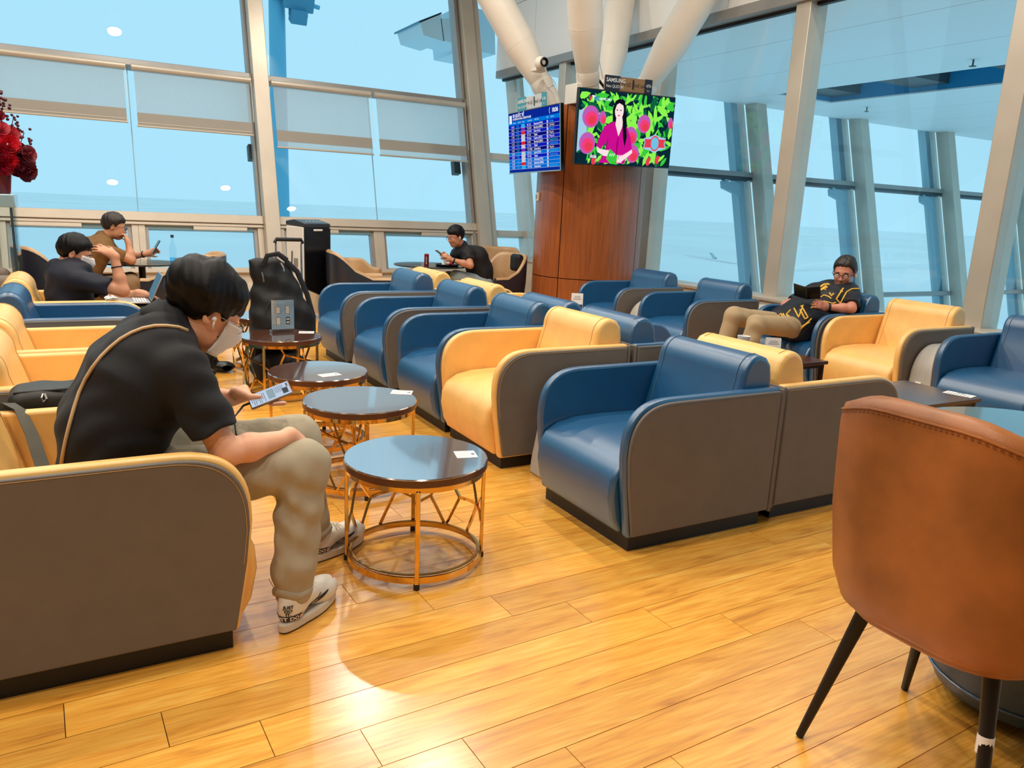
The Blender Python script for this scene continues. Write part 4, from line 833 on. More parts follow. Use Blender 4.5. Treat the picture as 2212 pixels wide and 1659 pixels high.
for k in range(4): MB().lathe([(0.014, 0), (0.018, 0.03)], 10, (0.14*math.cos(k*PI/2+2.6), 0.14*math.sin(k*PI/2+2.6), 0)).build('foot', M_black, pf)
# ================================================================== AIR COOLER
ac = thing('air_cooler', 'tall black and white portable air cooler on castors by the windows', 'air cooler', (2.45, 9.35, 0), 0.42)
M_acw = mat('white_plastic', (234, 234, 230), 0.35); M_acb = mat('glossy_black_grille', (10, 11, 16), 0.28); M_acc = mat('cream_plastic', (226, 208, 178), 0.4)
MB().box2((-0.19, -0.16, 0.07), (0.19, 0.17, 1.10)).build('body_shell', M_acw, ac, bevel=0.02)
MB().prism([(-0.19, 0.07), (0.19, 0.07), (0.19, 0.30), (0.06, 0.27), (-0.19, 0.37)], -0.185, -0.161, axis=1).build('water_tank', M_acc, ac, bevel=0.005)
MB().prism([(-0.19, 0.38), (0.06, 0.28), (0.19, 0.31), (0.19, 1.08), (-0.19, 1.08)], -0.182, -0.161, axis=1).build('front_grille', M_acb, ac, bevel=0.004)
g_ = MB(); 
for k in range(34): g_.box((0, -0.183, 0.42+k*0.018), (0.35, 0.004, 0.005))
g_ = g_.build('grille_slats', mat('grille_slat', (20, 22, 28), 0.4), ac); g_['kind'] = 'stuff'
MB().prism([(-0.181, 1.081), (0.17, 1.101), (0.17, 1.15), (0.02, 1.17), (-0.181, 1.13)], -0.19, 0.19, axis=0).build('control_head', mat('graphite_plastic', (44, 50, 58), 0.3), ac, bevel=0.01)
MB().box((-0.0, -0.185, 1.055), (0.13, 0.01, 0.022)).build('badge', M_acw, ac, bevel=0.004)
for k in range(5): MB().box((-0.1+k*0.05, -0.10, 1.1536), (0.018, 0.008, 0.003), Matrix.Rotation(0.18, 3, 'X')).build('button', M_acw, ac)
MB().box2((-0.197, -0.05, 0.62), (-0.191, 0.02, 0.72)).build('rating_label', M_framedk, ac)
for a in (-1, 1):
    for b in (-1, 1): MB().lathe([(0, -0.014), (0.035, -0.014), (0.035, 0.014), (0, 0.014)], 14, (a*0.15, b*0.13, 0.036), axis=(1, 0, 0)).box((a*0.15, b*0.13, 0.06), (0.04, 0.03, 0.03)).build('castor', M_black, ac, auto=40)
MB().tube([(-0.196, 0.05, 0.8), (-0.20, 0.06, 0.6), (-0.2, 0.02, 0.35), (-0.196, 0.06, 0.2)], 0.006, 6).build('power_cord', M_black, ac)
# ================================================================== SUITCASE AND BACKPACK
M_nyl = mat('black_nylon', (9, 10, 15), 0.6, bump=0.2, bscale=700); M_nyl2 = mat('black_webbing', (24, 26, 34), 0.6); M_zip = mat('zip_silver', (190, 194, 200), 0.25, 0.9)
SX, SY = 1.36, 6.245
sc_ = thing('suitcase', 'black upright suitcase with its trolley handle pulled out', 'suitcase', (SX, SY, 0))
MB().box2((-0.19, -0.065, 0.05), (0.19, 0.06, 0.56)).build('case_body', M_nyl, sc_, bevel=0.03, seg=3)
for x in (-0.10, 0.10): MB().tube([(x+0.14, 0.068, 0.1), (x+0.14, 0.068, 1.06)], 0.009, 8).build('handle_tube', M_zip, sc_, auto=40)
MB().tube([(0.03, 0.068, 1.06), (0.045, 0.068, 1.09), (0.24, 0.068, 1.09), (0.25, 0.068, 1.06)], 0.016, 8).build('handle_grip', M_black, sc_, auto=40)
for a in (-1, 1):
    for b in (-1, 1): MB().lathe([(0, -0.01), (0.026, -0.01), (0.026, 0.01), (0, 0.01)], 14, (a*0.15, b*0.04, 0.027), axis=(1, 0, 0)).box((a*0.15, b*0.04, 0.045), (0.03, 0.03, 0.03)).build('wheel', M_black, sc_, auto=40)
bp_ = thing('backpack', 'bulging black backpack leaning on the suitcase behind the menu stand', 'backpack', (SX, SY-0.185, 0.0))
def bpf():
    a = ell((-0.02, 0.02, 0.60), (0.20, 0.095, 0.34)); b = ell((0.05, 0.0, 0.46), (0.22, 0.1, 0.24)); c = ell((-0.06, -0.03, 0.50), (0.14, 0.095, 0.17)); d = rbox((-0.10, 0.02, 0.87), (0.20, 0.12, 0.16), 0.05); e = ell((-0.10, -0.03, 0.36), (0.14, 0.085, 0.12)); ear = cone((-0.14, 0.02, 0.90), (-0.235, 0.0, 0.955), 0.035, 0.012)
    f0 = union([a, b, c, d, e, ear], 0.06); fl = half((0, 0, 0.262), (0, 0, -1))
    return lambda P: smax(f0(P)+0.006*np.sin(P[:, 2]*38+P[:, 0]*14)+0.003*np.sin(P[:, 0]*50-P[:, 2]*20), fl(P), 0.03)
bf = bpf(); bo = solid('pack_body', bf, (-0.30, -0.22, 0.2), (0.32, 0.18, 1.02), 0.012, M_nyl, bp_, 2)
MB().tube([(-0.12, -0.06, 0.92), (-0.10, -0.08, 0.985), (-0.02, -0.08, 1.0), (0.05, -0.06, 0.95)], 0.02, 8, sq=(1, 0.5)).build('top_handle', M_nyl2, bp_, auto=50)
MB().tube([(0.05, -0.02, 0.94), (0.14, 0.0, 0.86), (0.22, 0.02, 0.68), (0.27, 0.03, 0.5), (0.26, 0.0, 0.34)], 0.022, 8, sq=(1, 0.45)).build('shoulder_strap', M_nyl2, bp_, auto=50)
for pts in ([(0.0, -0.075, 0.93), (0.015, -0.085, 0.90), (0.02, -0.09, 0.87)], [(-0.14, -0.075, 0.86), (-0.135, -0.085, 0.83), (-0.13, -0.09, 0.79)]): MB().tube(pts, 0.006, 6).build('zip_pull', M_zip, bp_)
zp = [(-0.04+0.10*math.cos(a), -0.145+0.03*abs(math.sin(a)), 0.52+0.15*math.sin(a)) for a in np.linspace(0.0, PI, 14)]; MB().tube(zp, 0.0045, 6).build('pocket_zip', M_nyl2, bp_)
# the pack rests on a duffel roll at its foot
df = thing('duffel_bag', 'small black duffel under the backpack behind the menu table', 'bag', (SX-0.02, SY-0.185, 0.0))
solid('duffel_body', union([ell((0, 0, 0.125), (0.22, 0.085, 0.125)), rbox((0, 0, 0.10), (0.36, 0.15, 0.19), 0.05)], 0.03), (-0.26, -0.14, -0.01), (0.26, 0.14, 0.27), 0.012, M_nyl, df, 2)
MB().tube([(-0.1, -0.09, 0.2), (-0.08, -0.115, 0.14), (0.0, -0.12, 0.11), (0.08, -0.115, 0.14), (0.1, -0.09, 0.2)], 0.009, 6).build('carry_handle', M_nyl2, df)
# ================================================================== MENU STAND AND STANDING CARDS
M_acry = glassmat('acrylic', (0.93, 0.96, 0.97), 0.06, 0.0, 0.6); M_mgrey = mat('menu_grey', (150, 166, 178), 0.45); M_mw = mat('menu_white', (232, 232, 230), 0.5); M_mph = mat('menu_photo', (226, 200, 176), 0.5); M_mdk = mat('menu_dark', (36, 36, 42), 0.5)
mp_ = atz(613, 718, TZ); mt = thing('menu_stand', 'grey menu in a clear acrylic stand on the round side table', 'menu', (mp_[0], mp_[1]+0.02, TZ+0.001), 0.1)
MB().box2((-0.09, -0.03, 0), (0.09, 0.035, 0.022)).build('acrylic_foot', M_acry, mt, bevel=0.002, seg=1)
MB().box2((-0.083, -0.004, 0.0225), (0.083, 0.004, 0.235)).build('menu_board', M_mgrey, mt); MB().box2((-0.087, -0.008, 0.023), (0.087, -0.0055, 0.24)).build('acrylic_sheet', M_acry, mt)
for i, (x, z, w, h) in enumerate([(-0.036, 0.163, 0.026, 0.046), (0.034, 0.165, 0.026, 0.056), (-0.034, 0.082, 0.026, 0.052), (0.036, 0.083, 0.026, 0.05)]):
    ph = MB().box((x, -0.0047, z), (w+0.004, 0.0008, h+0.004)).build('phone_picture', M_mdk, mt); MB().box((x, -0.0052, z), (w, 0.0005, h)).build('picture_screen', M_mph if i != 3 else M_mdk, ph)
    if i == 3:
        for a in (-1, 1):
            for b in (-1, 1): MB().box((x+a*0.006, -0.00545, z+b*0.012), (0.009, 0.0003, 0.014)).build('picture_tile', M_mph, ph)
tx = MB(); 
for (s, sz, x, y) in [('ROOM SERVICE 2.0', 0.0105, -0.072, 0.218), ('SELECT MENU', 0.0065, -0.06, 0.128), ('ORDER', 0.0065, 0.018, 0.128), ('CONFIRM', 0.0065, -0.052, 0.048), ('PAYMENT', 0.0065, 0.012, 0.05)]:
    vs, fs = text_mesh(s, sz); tx.add([(v[0]+x, -0.0049, v[1]+y) for v in vs], fs)
o = tx.build('lettering', M_mw, mt, fix=False); o['kind'] = 'stuff'
def tent(name, label, loc, rz, w, h, top):
    t = thing(name, label, 'card', loc, rz, 'standing cards on tables'); MB().box((0, 0.0, h/2), (w, 0.003, h), Matrix.Rotation(-0.12, 3, 'X')).build('front_leaf', M_card, t); MB().box((0, 0.035, h/2), (w, 0.003, h), Matrix.Rotation(0.12, 3, 'X')).build('rear_leaf', M_card, t)
    R_ = Matrix.Rotation(-0.12, 3, 'X')
    a = MB(); 
    for k in range(3): a.box(R_ @ Vector((0, -0.0022, h*(0.36-k*0.07)))+Vector((0, 0, h/2)), (w*(0.5+0.12*k), 0.0004, h*0.02), R_)
    o = a.build('print_lines', M_ink, t, fix=False); o['kind'] = 'stuff'
    MB().box(R_ @ Vector((0, -0.002, -h*0.22))+Vector((0, 0, h/2)), (w*0.94, 0.0004, h*0.4), R_).build('picture', top, t); return t
mc.location = (4.36, 3.98, 0.451); 
bpy.data.objects.remove(mc); bpy.data.objects.remove(lg)
tent('menu_card', 'white and green standing card before the knees of the jersey man', (4.30, 3.80, 0.451), -0.55, 0.105, 0.15, mat('card_green', (150, 170, 150), 0.5))
rect_table((4.18, 6.05), 0.5, 0.5, 0.45, 'dark wood coffee table hidden before the column with the menu card'); tent('menu_card', 'white and navy standing menu card at the foot of the column', (4.16, 6.10, 0.451), -0.5, 0.11, 0.20, mat('card_navy', (50, 54, 74), 0.5))
cu = thing('paper_cup', 'white cup whose rim shows over the yellow back cushion', 'cup', (4.23, 4.02, 0.451)); MB().lathe([(0, 0), (0.034, 0), (0.045, 0.13), (0.047, 0.133), (0.043, 0.132), (0.032, 0.004), (0, 0.004)], 24).build('cup_wall', M_card, cu, auto=40)
lf = thing('console_emblem', 'small black leaf emblem on the wide silver grey console', 'emblem', (0, 0, 0)); ep = atx(1938, 803, 5.415); lf.location = tuple(ep)
for k, (a, s) in enumerate([(-0.6, 0.8), (0, 1.0), (0.6, 0.9)]):
    c_, s_ = math.cos(a), math.sin(a); pts = [(0, 0), (0.008, 0.02), (0, 0.045), (-0.008, 0.02)]; MB().add([(0.0+0.001*j, (x*c_+y*s_)*s, (y*c_-x*s_)*s) for j in (0, 1) for x, y in pts], [(0, 1, 2, 3), (7, 6, 5, 4)]).build('leaf', M_black, lf)
# ================================================================== THINGS ON THE WINDOW TABLES
def can(loc):
    t = thing('drink_can', 'slim red drink can on the round window table', 'can', loc); MB().lathe([(0, 0), (0.026, 0), (0.029, 0.008), (0.029, 0.125), (0.025, 0.138), (0.024, 0.14), (0, 0.138)], 24).build('can_body', mat('can_red', (150, 20, 34), 0.3, 0.5), t, auto=40)
    a = MB(); vs, fs = text_mesh('Coca-Cola', 0.03); a.add([(0.0296*math.sin(v[1]*30-0.45+0.0), -0.0296*math.cos(v[1]*30-0.45), v[0]*0.72+0.012) for v in vs], fs); o = a.build('can_lettering', M_card, t, fix=False)
can((3.80, 8.92, 0.676))
tr_ = thing('serving_tray', 'small dark tray on the round window table', 'tray', (4.05, 8.85, 0.676)); MB().lathe([(0, 0.004), (0.13, 0.004), (0.15, 0.018), (0.153, 0.016), (0.132, 0.0), (0, 0.0)], 32).build('tray_dish', M_black, tr_, auto=40)
sn = thing('snack_wrapper', 'crumpled red and white snack wrapper on the tray', 'wrapper', (4.04, 8.83, 0.681)); 
def crumple(m, c, r, nm, seed, par):
    rg = np.random.default_rng(seed); mb = MB().sphere(c, r, 10, 7); mb.v = [tuple(np.array(p)+rg.normal(0, 0.006, 3)) for p in mb.v]; mb.v = [(p[0], p[1], max(p[2], 0.0005)) for p in mb.v]; mb.build(nm, m, par)
crumple(M_card, (-0.02, 0, 0.025), (0.05, 0.04, 0.03), 'white_wrap', 1, sn); crumple(mat('wrap_red', (214, 36, 50), 0.4), (0.035, 0, 0.03), (0.04, 0.035, 0.035), 'red_wrap', 2, sn)
bt = thing('glass_bottle', 'clear glass bottle with a dark cap on the far window table', 'bottle', (0.93, 9.1, 0.676)); MB().lathe([(0, 0), (0.034, 0), (0.036, 0.01), (0.036, 0.15), (0.014, 0.23), (0.013, 0.27)], 20).build('bottle_glass', glassmat('bottle_glass', (0.90, 0.97, 1.0), 0.03, 0.0, 0.5), bt, auto=40); MB().lathe([(0.016, 0.262), (0.016, 0.292), (0, 0.292)], 16).build('bottle_cap', M_gasket, bt, auto=40); MB().lathe([(0, 0.003), (0.033, 0.003), (0.033, 0.05), (0, 0.05)], 16).build('bottle_water', glassmat('bottle_water', (0.5, 0.85, 1.0), 0.05, 0.0, 0.3), bt, auto=40)
ts = thing('tissue', 'crumpled white tissue on the arm between the left blue and yellow armchairs', 'tissue', (0.20, 5.95+0.03, 0.671)); crumple(M_card, (0, 0, 0.012), (0.045, 0.03, 0.018), 'tissue_paper', 5, ts)
# ================================================================== BLACK BAG ON THE LEFT CONSOLE
M_bag = mat('black_ballistic_nylon', (34, 34, 30), 0.5, bump=0.35, bscale=600)
bg = thing('briefcase_bag', 'soft black nylon bag with zips on the left console', 'bag', (-0.03, 3.2, 0.556), 0.0)
bgf = lambda P: rbox((0, 0, 0.082), (0.42, 0.20, 0.155), 0.045)(P)+0.003*np.sin(P[:, 0]*45+P[:, 2]*20)
solid('bag_body', bgf, (-0.25, -0.14, -0.01), (0.25, 0.14, 0.19), 0.009, M_bag, bg, 2)
MB().box2((-0.17, -0.112, 0.015), (0.17, -0.098, 0.088)).build('front_pocket', M_bag, bg, bevel=0.006); MB().tube([(-0.17, -0.108, 0.092), (0.17, -0.108, 0.092)], 0.004, 6).build('pocket_zip', M_nyl2, bg)
MB().tube([(-0.19, -0.07, 0.15), (0.0, -0.085, 0.157), (0.19, -0.07, 0.15)], 0.005, 6).build('main_zip', M_nyl2, bg); MB().tube([(-0.10, -0.096, 0.147), (-0.105, -0.105, 0.135), (-0.10, -0.107, 0.12), (-0.09, -0.104, 0.13), (-0.095, -0.096, 0.147)], 0.004, 6).build('zip_pull', M_zip, bg)
MB().tube([(0.02, -0.02, 0.155), (0.06, -0.02, 0.18), (0.14, -0.02, 0.183), (0.19, -0.02, 0.16)], 0.011, 8, sq=(1, 0.6)).build('handle', M_nyl2, bg, auto=50); MB().box((0.09, -0.113, 0.106), (0.035, 0.003, 0.006)).build('name_badge', M_zip, bg)
stp = [(-0.21, -0.06, 0.08), (-0.225, -0.10, 0.075), (-0.20, -0.16, 0.115+0.02), (-0.165, -0.2, 0.118), (-0.135, -0.27, 0.05), (-0.11, -0.36, -0.03), (-0.085, -0.46, -0.09)]
sv = []; 
for i, p in enumerate(stp):
    d = Vector(stp[min(i+1, 6)])-Vector(stp[max(i-1, 0)]); w = d.cross(Vector((0, 0.4, 1))).normalized()*0.022; sv += [Vector(p)-w, Vector(p)+w]
n_ = len(sv); MB().add(sv+[q+Vector((0, 0.001, 0.003)) for q in sv], [(2*i, 2*i+1, 2*i+3, 2*i+2) for i in range(6)]+[(n_+2*i, n_+2*i+2, n_+2*i+3, n_+2*i+1) for i in range(6)]).build('shoulder_strap', mat('olive_webbing', (66, 62, 48), 0.6, bump=0.3, bscale=900), bg, auto=60)
# ================================================================== GLASS CASE, FLOWERS, WOVEN CHAIR AT THE LEFT EDGE
gc = thing('display_case', 'tall glass display case with blue edges at the left edge', 'display case', (-0.66, 7.05, 0))
MB().box2((-0.30, -0.2, 0), (0.30, 0.2, 0.50)).build('case_plinth', mat('plinth_grey', (120, 116, 112), 0.4), gc, bevel=0.006)
M_cglass = glassmat('case_glass', (0.93, 0.97, 0.98), 0.03, 0.0, 0.4); M_cedge = mat('case_edge', (120, 190, 220), 0.15, spec=0.8)
for (a, b) in [((-0.30, -0.2, 0.501), (0.30, -0.192, 1.25)), ((-0.30, 0.192, 0.501), (0.30, 0.2, 1.25)), ((0.292, -0.191, 0.501), (0.30, 0.191, 1.25))]: MB().box2(a, b).build('glass_panel', M_cglass, gc)
MB().box2((-0.31, -0.21, 1.251), (0.31, 0.21, 1.345)).build('case_lid', mat('lid_silver', (168, 200, 214), 0.2, 0.4), gc, bevel=0.006)
for y in (-0.196, 0.196): MB().box2((0.272, y-0.008, 0.501), (0.29, y+0.008, 1.25)).build('corner_bar', M_gasket, gc)
fl = thing('flower_vase', 'deep red vase of red flowers and dark berries on the glass case', 'flowers', (-0.43, 7.05, 1.346))
MB().lathe([(0, 0), (0.045, 0), (0.05, 0.01), (0.065, 0.14), (0.07, 0.2), (0.06, 0.2), (0.04, 0.02), (0, 0.015)], 24).build('vase', mat('maroon_glaze', (96, 14, 30), 0.25), fl, auto=40)
fr = random.Random(11); fm = [mat('petal_red', (206, 22, 44), 0.5), mat('petal_crimson', (150, 10, 40), 0.5), mat('petal_pink', (214, 84, 96), 0.55), mat('petal_maroon', (104, 24, 44), 0.6), mat('petal_dusty', (160, 66, 80), 0.6)]
def flower(c, r, m, n=5):
    mb = MB(); c0 = Vector(c); ax = Vector((c[0]*3.0+0.1, -0.75, (c[2]-0.36)*2.2+0.25)).normalized(); QR = Vector((0, 0, 1)).rotation_difference(ax); c = (0, 0, 0)
    for L in range(n):
        k = 5+L; R_ = r*(0.25+0.75*L/(n-1)); up_ = r*(0.55-0.75*L/(n-1))
        for i in range(k):
            a = 2*PI*i/k+L*0.7+fr.uniform(-0.2, 0.2); d = Vector((math.cos(a), math.sin(a), 0)); s = Vector((-math.sin(a), math.cos(a), 0)); w = R_*0.75
            b = Vector(c)+d*R_*0.2; m1 = Vector(c)+d*R_*0.8+Vector((0, 0, up_*0.6)); t_ = Vector(c)+d*R_*(1.05)+Vector((0, 0, up_+r*0.25))
            mb.add([b-s*w*0.4, b+s*w*0.4, m1+s*w*0.75, m1-s*w*0.75, t_+s*w*0.4, t_-s*w*0.4], [(0, 1, 2, 3), (3, 2, 4, 5)])
    mb.v = [tuple(QR @ Vector(p)+c0) for p in mb.v]; o = mb.build('flower_head', m, fl, smooth=True, fix=False)
for (x, y, z, r, mi_) in [(0.06, -0.06, 0.36, 0.085, 0), (0.13, -0.02, 0.30, 0.075, 3), (0.0, -0.1, 0.28, 0.08, 1), (0.15, 0.02, 0.23, 0.085, 4), (0.06, -0.08, 0.23, 0.07, 0), (-0.05, -0.04, 0.40, 0.09, 0), (0.09, 0.0, 0.44, 0.06, 2), (0.03, -0.04, 0.47, 0.055, 2), (0.0, -0.02, 0.56, 0.06, 1), (-0.1, -0.05, 0.30, 0.08, 1), (-0.06, 0.0, 0.52, 0.07, 0), (0.11, -0.05, 0.20, 0.07, 3), (0.17, -0.03, 0.17, 0.075, 3), (0.02, -0.1, 0.20, 0.07, 1), (0.19, -0.02, 0.30, 0.06, 4), (-0.04, -0.1, 0.48, 0.07, 1)]: flower((x, y, z), r, fm[mi_])
for (cx, cy, cz, n) in [(0.05, -0.03, 0.60, 14), (0.11, -0.02, 0.52, 12), (0.17, -0.01, 0.42, 9), (0.02, -0.05, 0.66, 10)]:
    st_ = MB().tube([(cx*0.3, cy, cz-0.2), (cx*0.8, cy, cz-0.06), (cx, cy, cz+0.03)], 0.003, 5).build('berry_stem', mat('stem_brown', (70, 30, 34), 0.6), fl)
    bb = MB()
    for _ in range(n): bb.sphere((cx+fr.uniform(-0.045, 0.045), cy+fr.uniform(-0.03, 0.03), cz+fr.uniform(-0.05, 0.07)), fr.uniform(0.009, 0.013), 8, 6)
    o = bb.build('berries', mat('berry_dark', (76, 12, 40), 0.3), st_, smooth=True); o['kind'] = 'stuff'
for k in range(9):
    a = fr.uniform(-1.2, 1.6); R_ = fr.uniform(0.1, 0.17); p = Vector((R_*math.cos(a), -R_*0.5*abs(math.sin(a)), fr.uniform(0.16, 0.36))); d = Vector((math.cos(a), -0.3, fr.uniform(-0.3, 0.3))).normalized(); s = d.cross(Vector((0, 0, 1))).normalized()*0.03
    MB().add([p-d*0.05, p+s, p+d*0.07, p-s], [(0, 1, 2, 3)]).build('leaf', fm[4] if k % 2 else mat('leaf_dark', (60, 40, 40), 0.6), fl)
wc = thing('woven_armchair', 'brown woven armchair with a taupe arm seen through the glass case', 'armchair', (-1.02, 8.3, 0), 0.3)
M_wov = mat('brown_weave', (112, 88, 80), 0.8, noise=0.25, nscale=60, bump=0.5, bscale=120)
solid('woven_back', union([rbox((-0.18, 0, 0.62), (0.16, 0.76, 0.95), 0.07), ell((0.05, 0.0, 0.7), (0.32, 0.40, 0.50))], 0.05), (-0.45, -0.55, -0.02), (0.5, 0.55, 1.25), 0.025, M_wov, wc, 2)
solid('seat', rbox((0.28, 0, 0.22), (0.55, 0.66, 0.40), 0.06), (-0.1, -0.4, -0.02), (0.6, 0.4, 0.46), 0.02, M_wov, wc, 2)
for s in (-1, 1): solid('arm', rbox((0.30, s*0.38, 0.33), (0.62, 0.14, 0.62), 0.06), (-0.1, s*0.38-0.12, -0.02), (0.68, s*0.38+0.12, 0.7), 0.016, mat('taupe_fabric', (150, 128, 118), 0.7), wc, 2)
# ================================================================== PEOPLE
def skin_mat(name, rgb):
    m = mat(name, rgb, 0.48, noise=0.06, nscale=14, bump=0.06, bscale=300); b = m.node_tree.nodes['Principled BSDF']; b.inputs['Subsurface Weight'].default_value = 0.12; b.inputs['Subsurface Radius'].default_value = (0.8, 0.3, 0.2); b.inputs['Subsurface Scale'].default_value = 0.01; return m
def unit(v): v = np.array(v, float); return v/np.linalg.norm(v)
def lerp(a, b, t): return np.array(a, float)*(1-t)+np.array(b, float)*t
class Head:
    # local axes: x forward, y to the person's left, z up
    def __init__(s, c, fwd, up=(0, 0, 1), sc=1.0):
        s.c = np.array(c, float); f = unit(fwd); u = np.array(up, float); u = unit(u-f*(u@f)); l = np.cross(u, f); s.R = np.stack([f, l, u], 1); s.sc = sc
    def w(s, p): return s.c+s.R@(np.array(p, float)*s.sc)
    def wrap(s, f):
        c = V3(s.c); R = V3(s.R); k = s.sc; return lambda P: f(((P-c)@R)/k)*k
    def skin(s, ears=True, nose=1.0):
        cr = ell((-0.012, 0, 0.035), (0.098, 0.076, 0.092)); fa = ell((0.034, 0, -0.035), (0.060, 0.058, 0.085)); ch = ell((0.058, 0, -0.092), (0.030, 0.032, 0.026)); jw = [ell((0.015, y, -0.062), (0.045, 0.020, 0.035)) for y in (-0.042, 0.042)]
        br = ell((0.074, 0, 0.024), (0.020, 0.050, 0.014)); no = cone((0.092, 0, 0.006), (0.112*nose, 0, -0.030), 0.008, 0.0125); al = [ell((0.099, y, -0.034), (0.012, 0.009, 0.009)) for y in (-0.012, 0.012)]; lp = ell((0.089, 0, -0.063), (0.013, 0.024, 0.010)); ck = [ell((0.066, y, -0.026), (0.028, 0.022, 0.026)) for y in (-0.036, 0.036)]
        base = union([cr, (fa, 0.03), (ch, 0.02), (jw[0], 0.02), (jw[1], 0.02), (br, 0.015), (ck[0], 0.02), (ck[1], 0.02)])
        for y in (-0.031, 0.031): base = cut(base, ell((0.098, y, 0.004), (0.020, 0.016, 0.010)), 0.010)
        base = union([base, (no, 0.010), (al[0], 0.006), (al[1], 0.006), (lp, 0.008)]); base = cut(base, ell((0.105, 0, -0.0625), (0.010, 0.022, 0.0022)), 0.004)
        if ears:
            er = []
            for y in (-1, 1):
                e = ell((-0.012, y*0.079, -0.004), (0.020, 0.010, 0.032)); e = cut(e, ell((-0.008, y*0.090, -0.002), (0.011, 0.010, 0.018)), 0.004); er.append((e, 0.006))
            base = union([base]+er)
        return s.wrap(base)
    def hair(s, t=0.016, line=((-0.12, -0.065), (-0.05, -0.055), (-0.018, -0.012), (0.0, 0.012), (0.03, 0.025), (0.06, 0.055), (0.10, 0.062)), c=(-0.015, 0, 0.042), r=(0.100, 0.080, 0.092), amp=0.004, freq=60.0, seed=0.0, taper=0.0, lump=0.0015):
        xs = [p[0] for p in line]; zs = [p[1] for p in line]; e = ell(c, (r[0]+t, r[1]+t, r[2]+t))
        def f(P):
            a = np.arctan2(P[:, 1], P[:, 0]+0.03); d = e(P)+lump*(np.sin(P[:, 0]*34+P[:, 1]*27+1.1)*np.sin(P[:, 2]*38-P[:, 1]*22)+0.6*np.sin(P[:, 0]*61-P[:, 1]*48+P[:, 2]*40))+amp*np.sin(a*freq/6+P[:, 2]*freq+seed)*np.sin(P[:, 0]*freq*1.7+P[:, 1]*freq*0.9+seed*2)
            m = np.interp(P[:, 0], xs, zs).astype(np.float32)-P[:, 2]+0.004*np.sin(P[:, 1]*220+seed)
            d = d+(t+taper)*0.95*np.clip(1+m/0.034, 0, 1)**1.5; return smax(d, m, 0.006)
        return s.wrap(f)
def limb(a, b, c, r): return [cone(a, b, r[0], r[1]), (cone(b, c, r[2], r[3]), 0.02)]
def hand(w, d, n, side, curl=0.5, sc=1.0, thumb=0.6, spread=0.12):
    # wrist, pointing direction, back-of-hand normal, side: +1 thumb on the d x n side
    w = np.array(w, float); d = unit(d); n = np.array(n, float); n = unit(n-d*(n@d)); s = np.cross(d, n)*side; fs = []
    pc = w+d*0.048*sc; Rm = np.stack([d, s, n], 1); fs.append(rbox(pc, (0.088*sc, 0.076*sc, 0.030*sc), 0.014*sc, Rm)); fs.append((cone(w-d*0.02, w+d*0.03*sc, 0.027*sc, 0.029*sc), 0.015))
    Ls = [0.070, 0.080, 0.074, 0.058]
    for i in range(4):
        o = (1.5-i)*0.0185*sc; b = w+d*(0.090-0.004*abs(i-1))*sc+s*o; dd = unit(d+s*(1.5-i)*spread); L = Ls[i]*sc; p = b; ang = curl*0.55
        for k, (fr_, r0, r1) in enumerate(((0.45, 0.0092, 0.0085), (0.32, 0.0085, 0.0078), (0.23, 0.0078, 0.0066))):
            v = dd*math.cos(ang)-n*math.sin(ang); q = p+v*L*fr_; fs.append((cone(p, q, r0*sc, r1*sc), 0.004 if k else 0.010)); p = q; ang += curl*0.75
    tb_ = w+d*0.025*sc+s*0.034*sc-n*0.006*sc; t1 = tb_+unit(d*0.7+s*0.8*thumb-n*0.35)*0.042*sc; t2 = t1+unit(d*1.0+s*0.15*thumb-n*0.45*curl)*0.034*sc
    fs += [(cone(tb_, t1, 0.0150*sc, 0.0105*sc), 0.016), (cone(t1, t2, 0.0105*sc, 0.0078*sc), 0.004)]
    return fs
def bounds(pts, pad):
    a = np.array(pts, float); return a.min(0)-pad, a.max(0)+pad
def rel(o, t): o.matrix_parent_inverse = Matrix.Translation(-Vector(t.location)); return o
class Person:
    def __init__(s, label, loc, res, skin, name='person'): s.t = thing(name, label, 'person', tuple(map(float, loc))); s.res = res; s.skin = skin
    def part(s, name, f, pts, pad, m, res=None, sm=1): lo, hi = bounds(pts, pad); return rel(solid(name, f, lo, hi, res or s.res, m, s.t, sm), s.t)
    def mesh(s, mb, name, m, **k): return rel(mb.build(name, m, s.t, **k), s.t)
def sub(o, par): o.parent = par; o.matrix_parent_inverse = Matrix.Identity(4) if par.matrix_parent_inverse is None else par.matrix_basis.inverted(); return o
def fold(f, amp, k1, k2, ph=0.0): 
    k1 = V3(k1); k2 = V3(k2); return lambda P: f(P)+amp*np.sin(P@k1+1.3*np.sin(P@k2)+ph)*(0.5+0.5*np.sin(P@k2*0.7+ph*2))
def capsule_cut(f, a, b): # trims a sleeve or leg with a plane at b, facing from a to b, only near b
    a = np.array(a, float); b = np.array(b, float); n = V3(unit(b-a)); bb = V3(b)
    return lambda P: np.where(np.linalg.norm(P-bb, axis=1) < 0.16, smax(f(P), (P-bb)@n, 0.006), f(P))
def glasses(p, h, m, r=0.021, w=0.0018):
    mb = MB(); ring = lambda y: [h.w((0.108, y+r*1.15*math.cos(a), 0.002+r*0.82*math.sin(a))) for a in np.linspace(0, 2*PI, 20, endpoint=False)]
    for y in (-0.032, 0.032): mb.tube(ring(y), w, 6, closed=True)
    mb.tube([h.w((0.108, -0.009, 0.006)), h.w((0.112, 0, 0.009)), h.w((0.108, 0.009, 0.006))], w, 6)
    for y in (-1, 1): mb.tube([h.w((0.106, y*0.056, 0.006)), h.w((0.06, y*0.078, 0.008)), h.w((-0.005, y*0.086, 0.012)), h.w((-0.03, y*0.084, -0.004))], w, 6)
    return p.mesh(mb, 'glasses', m)
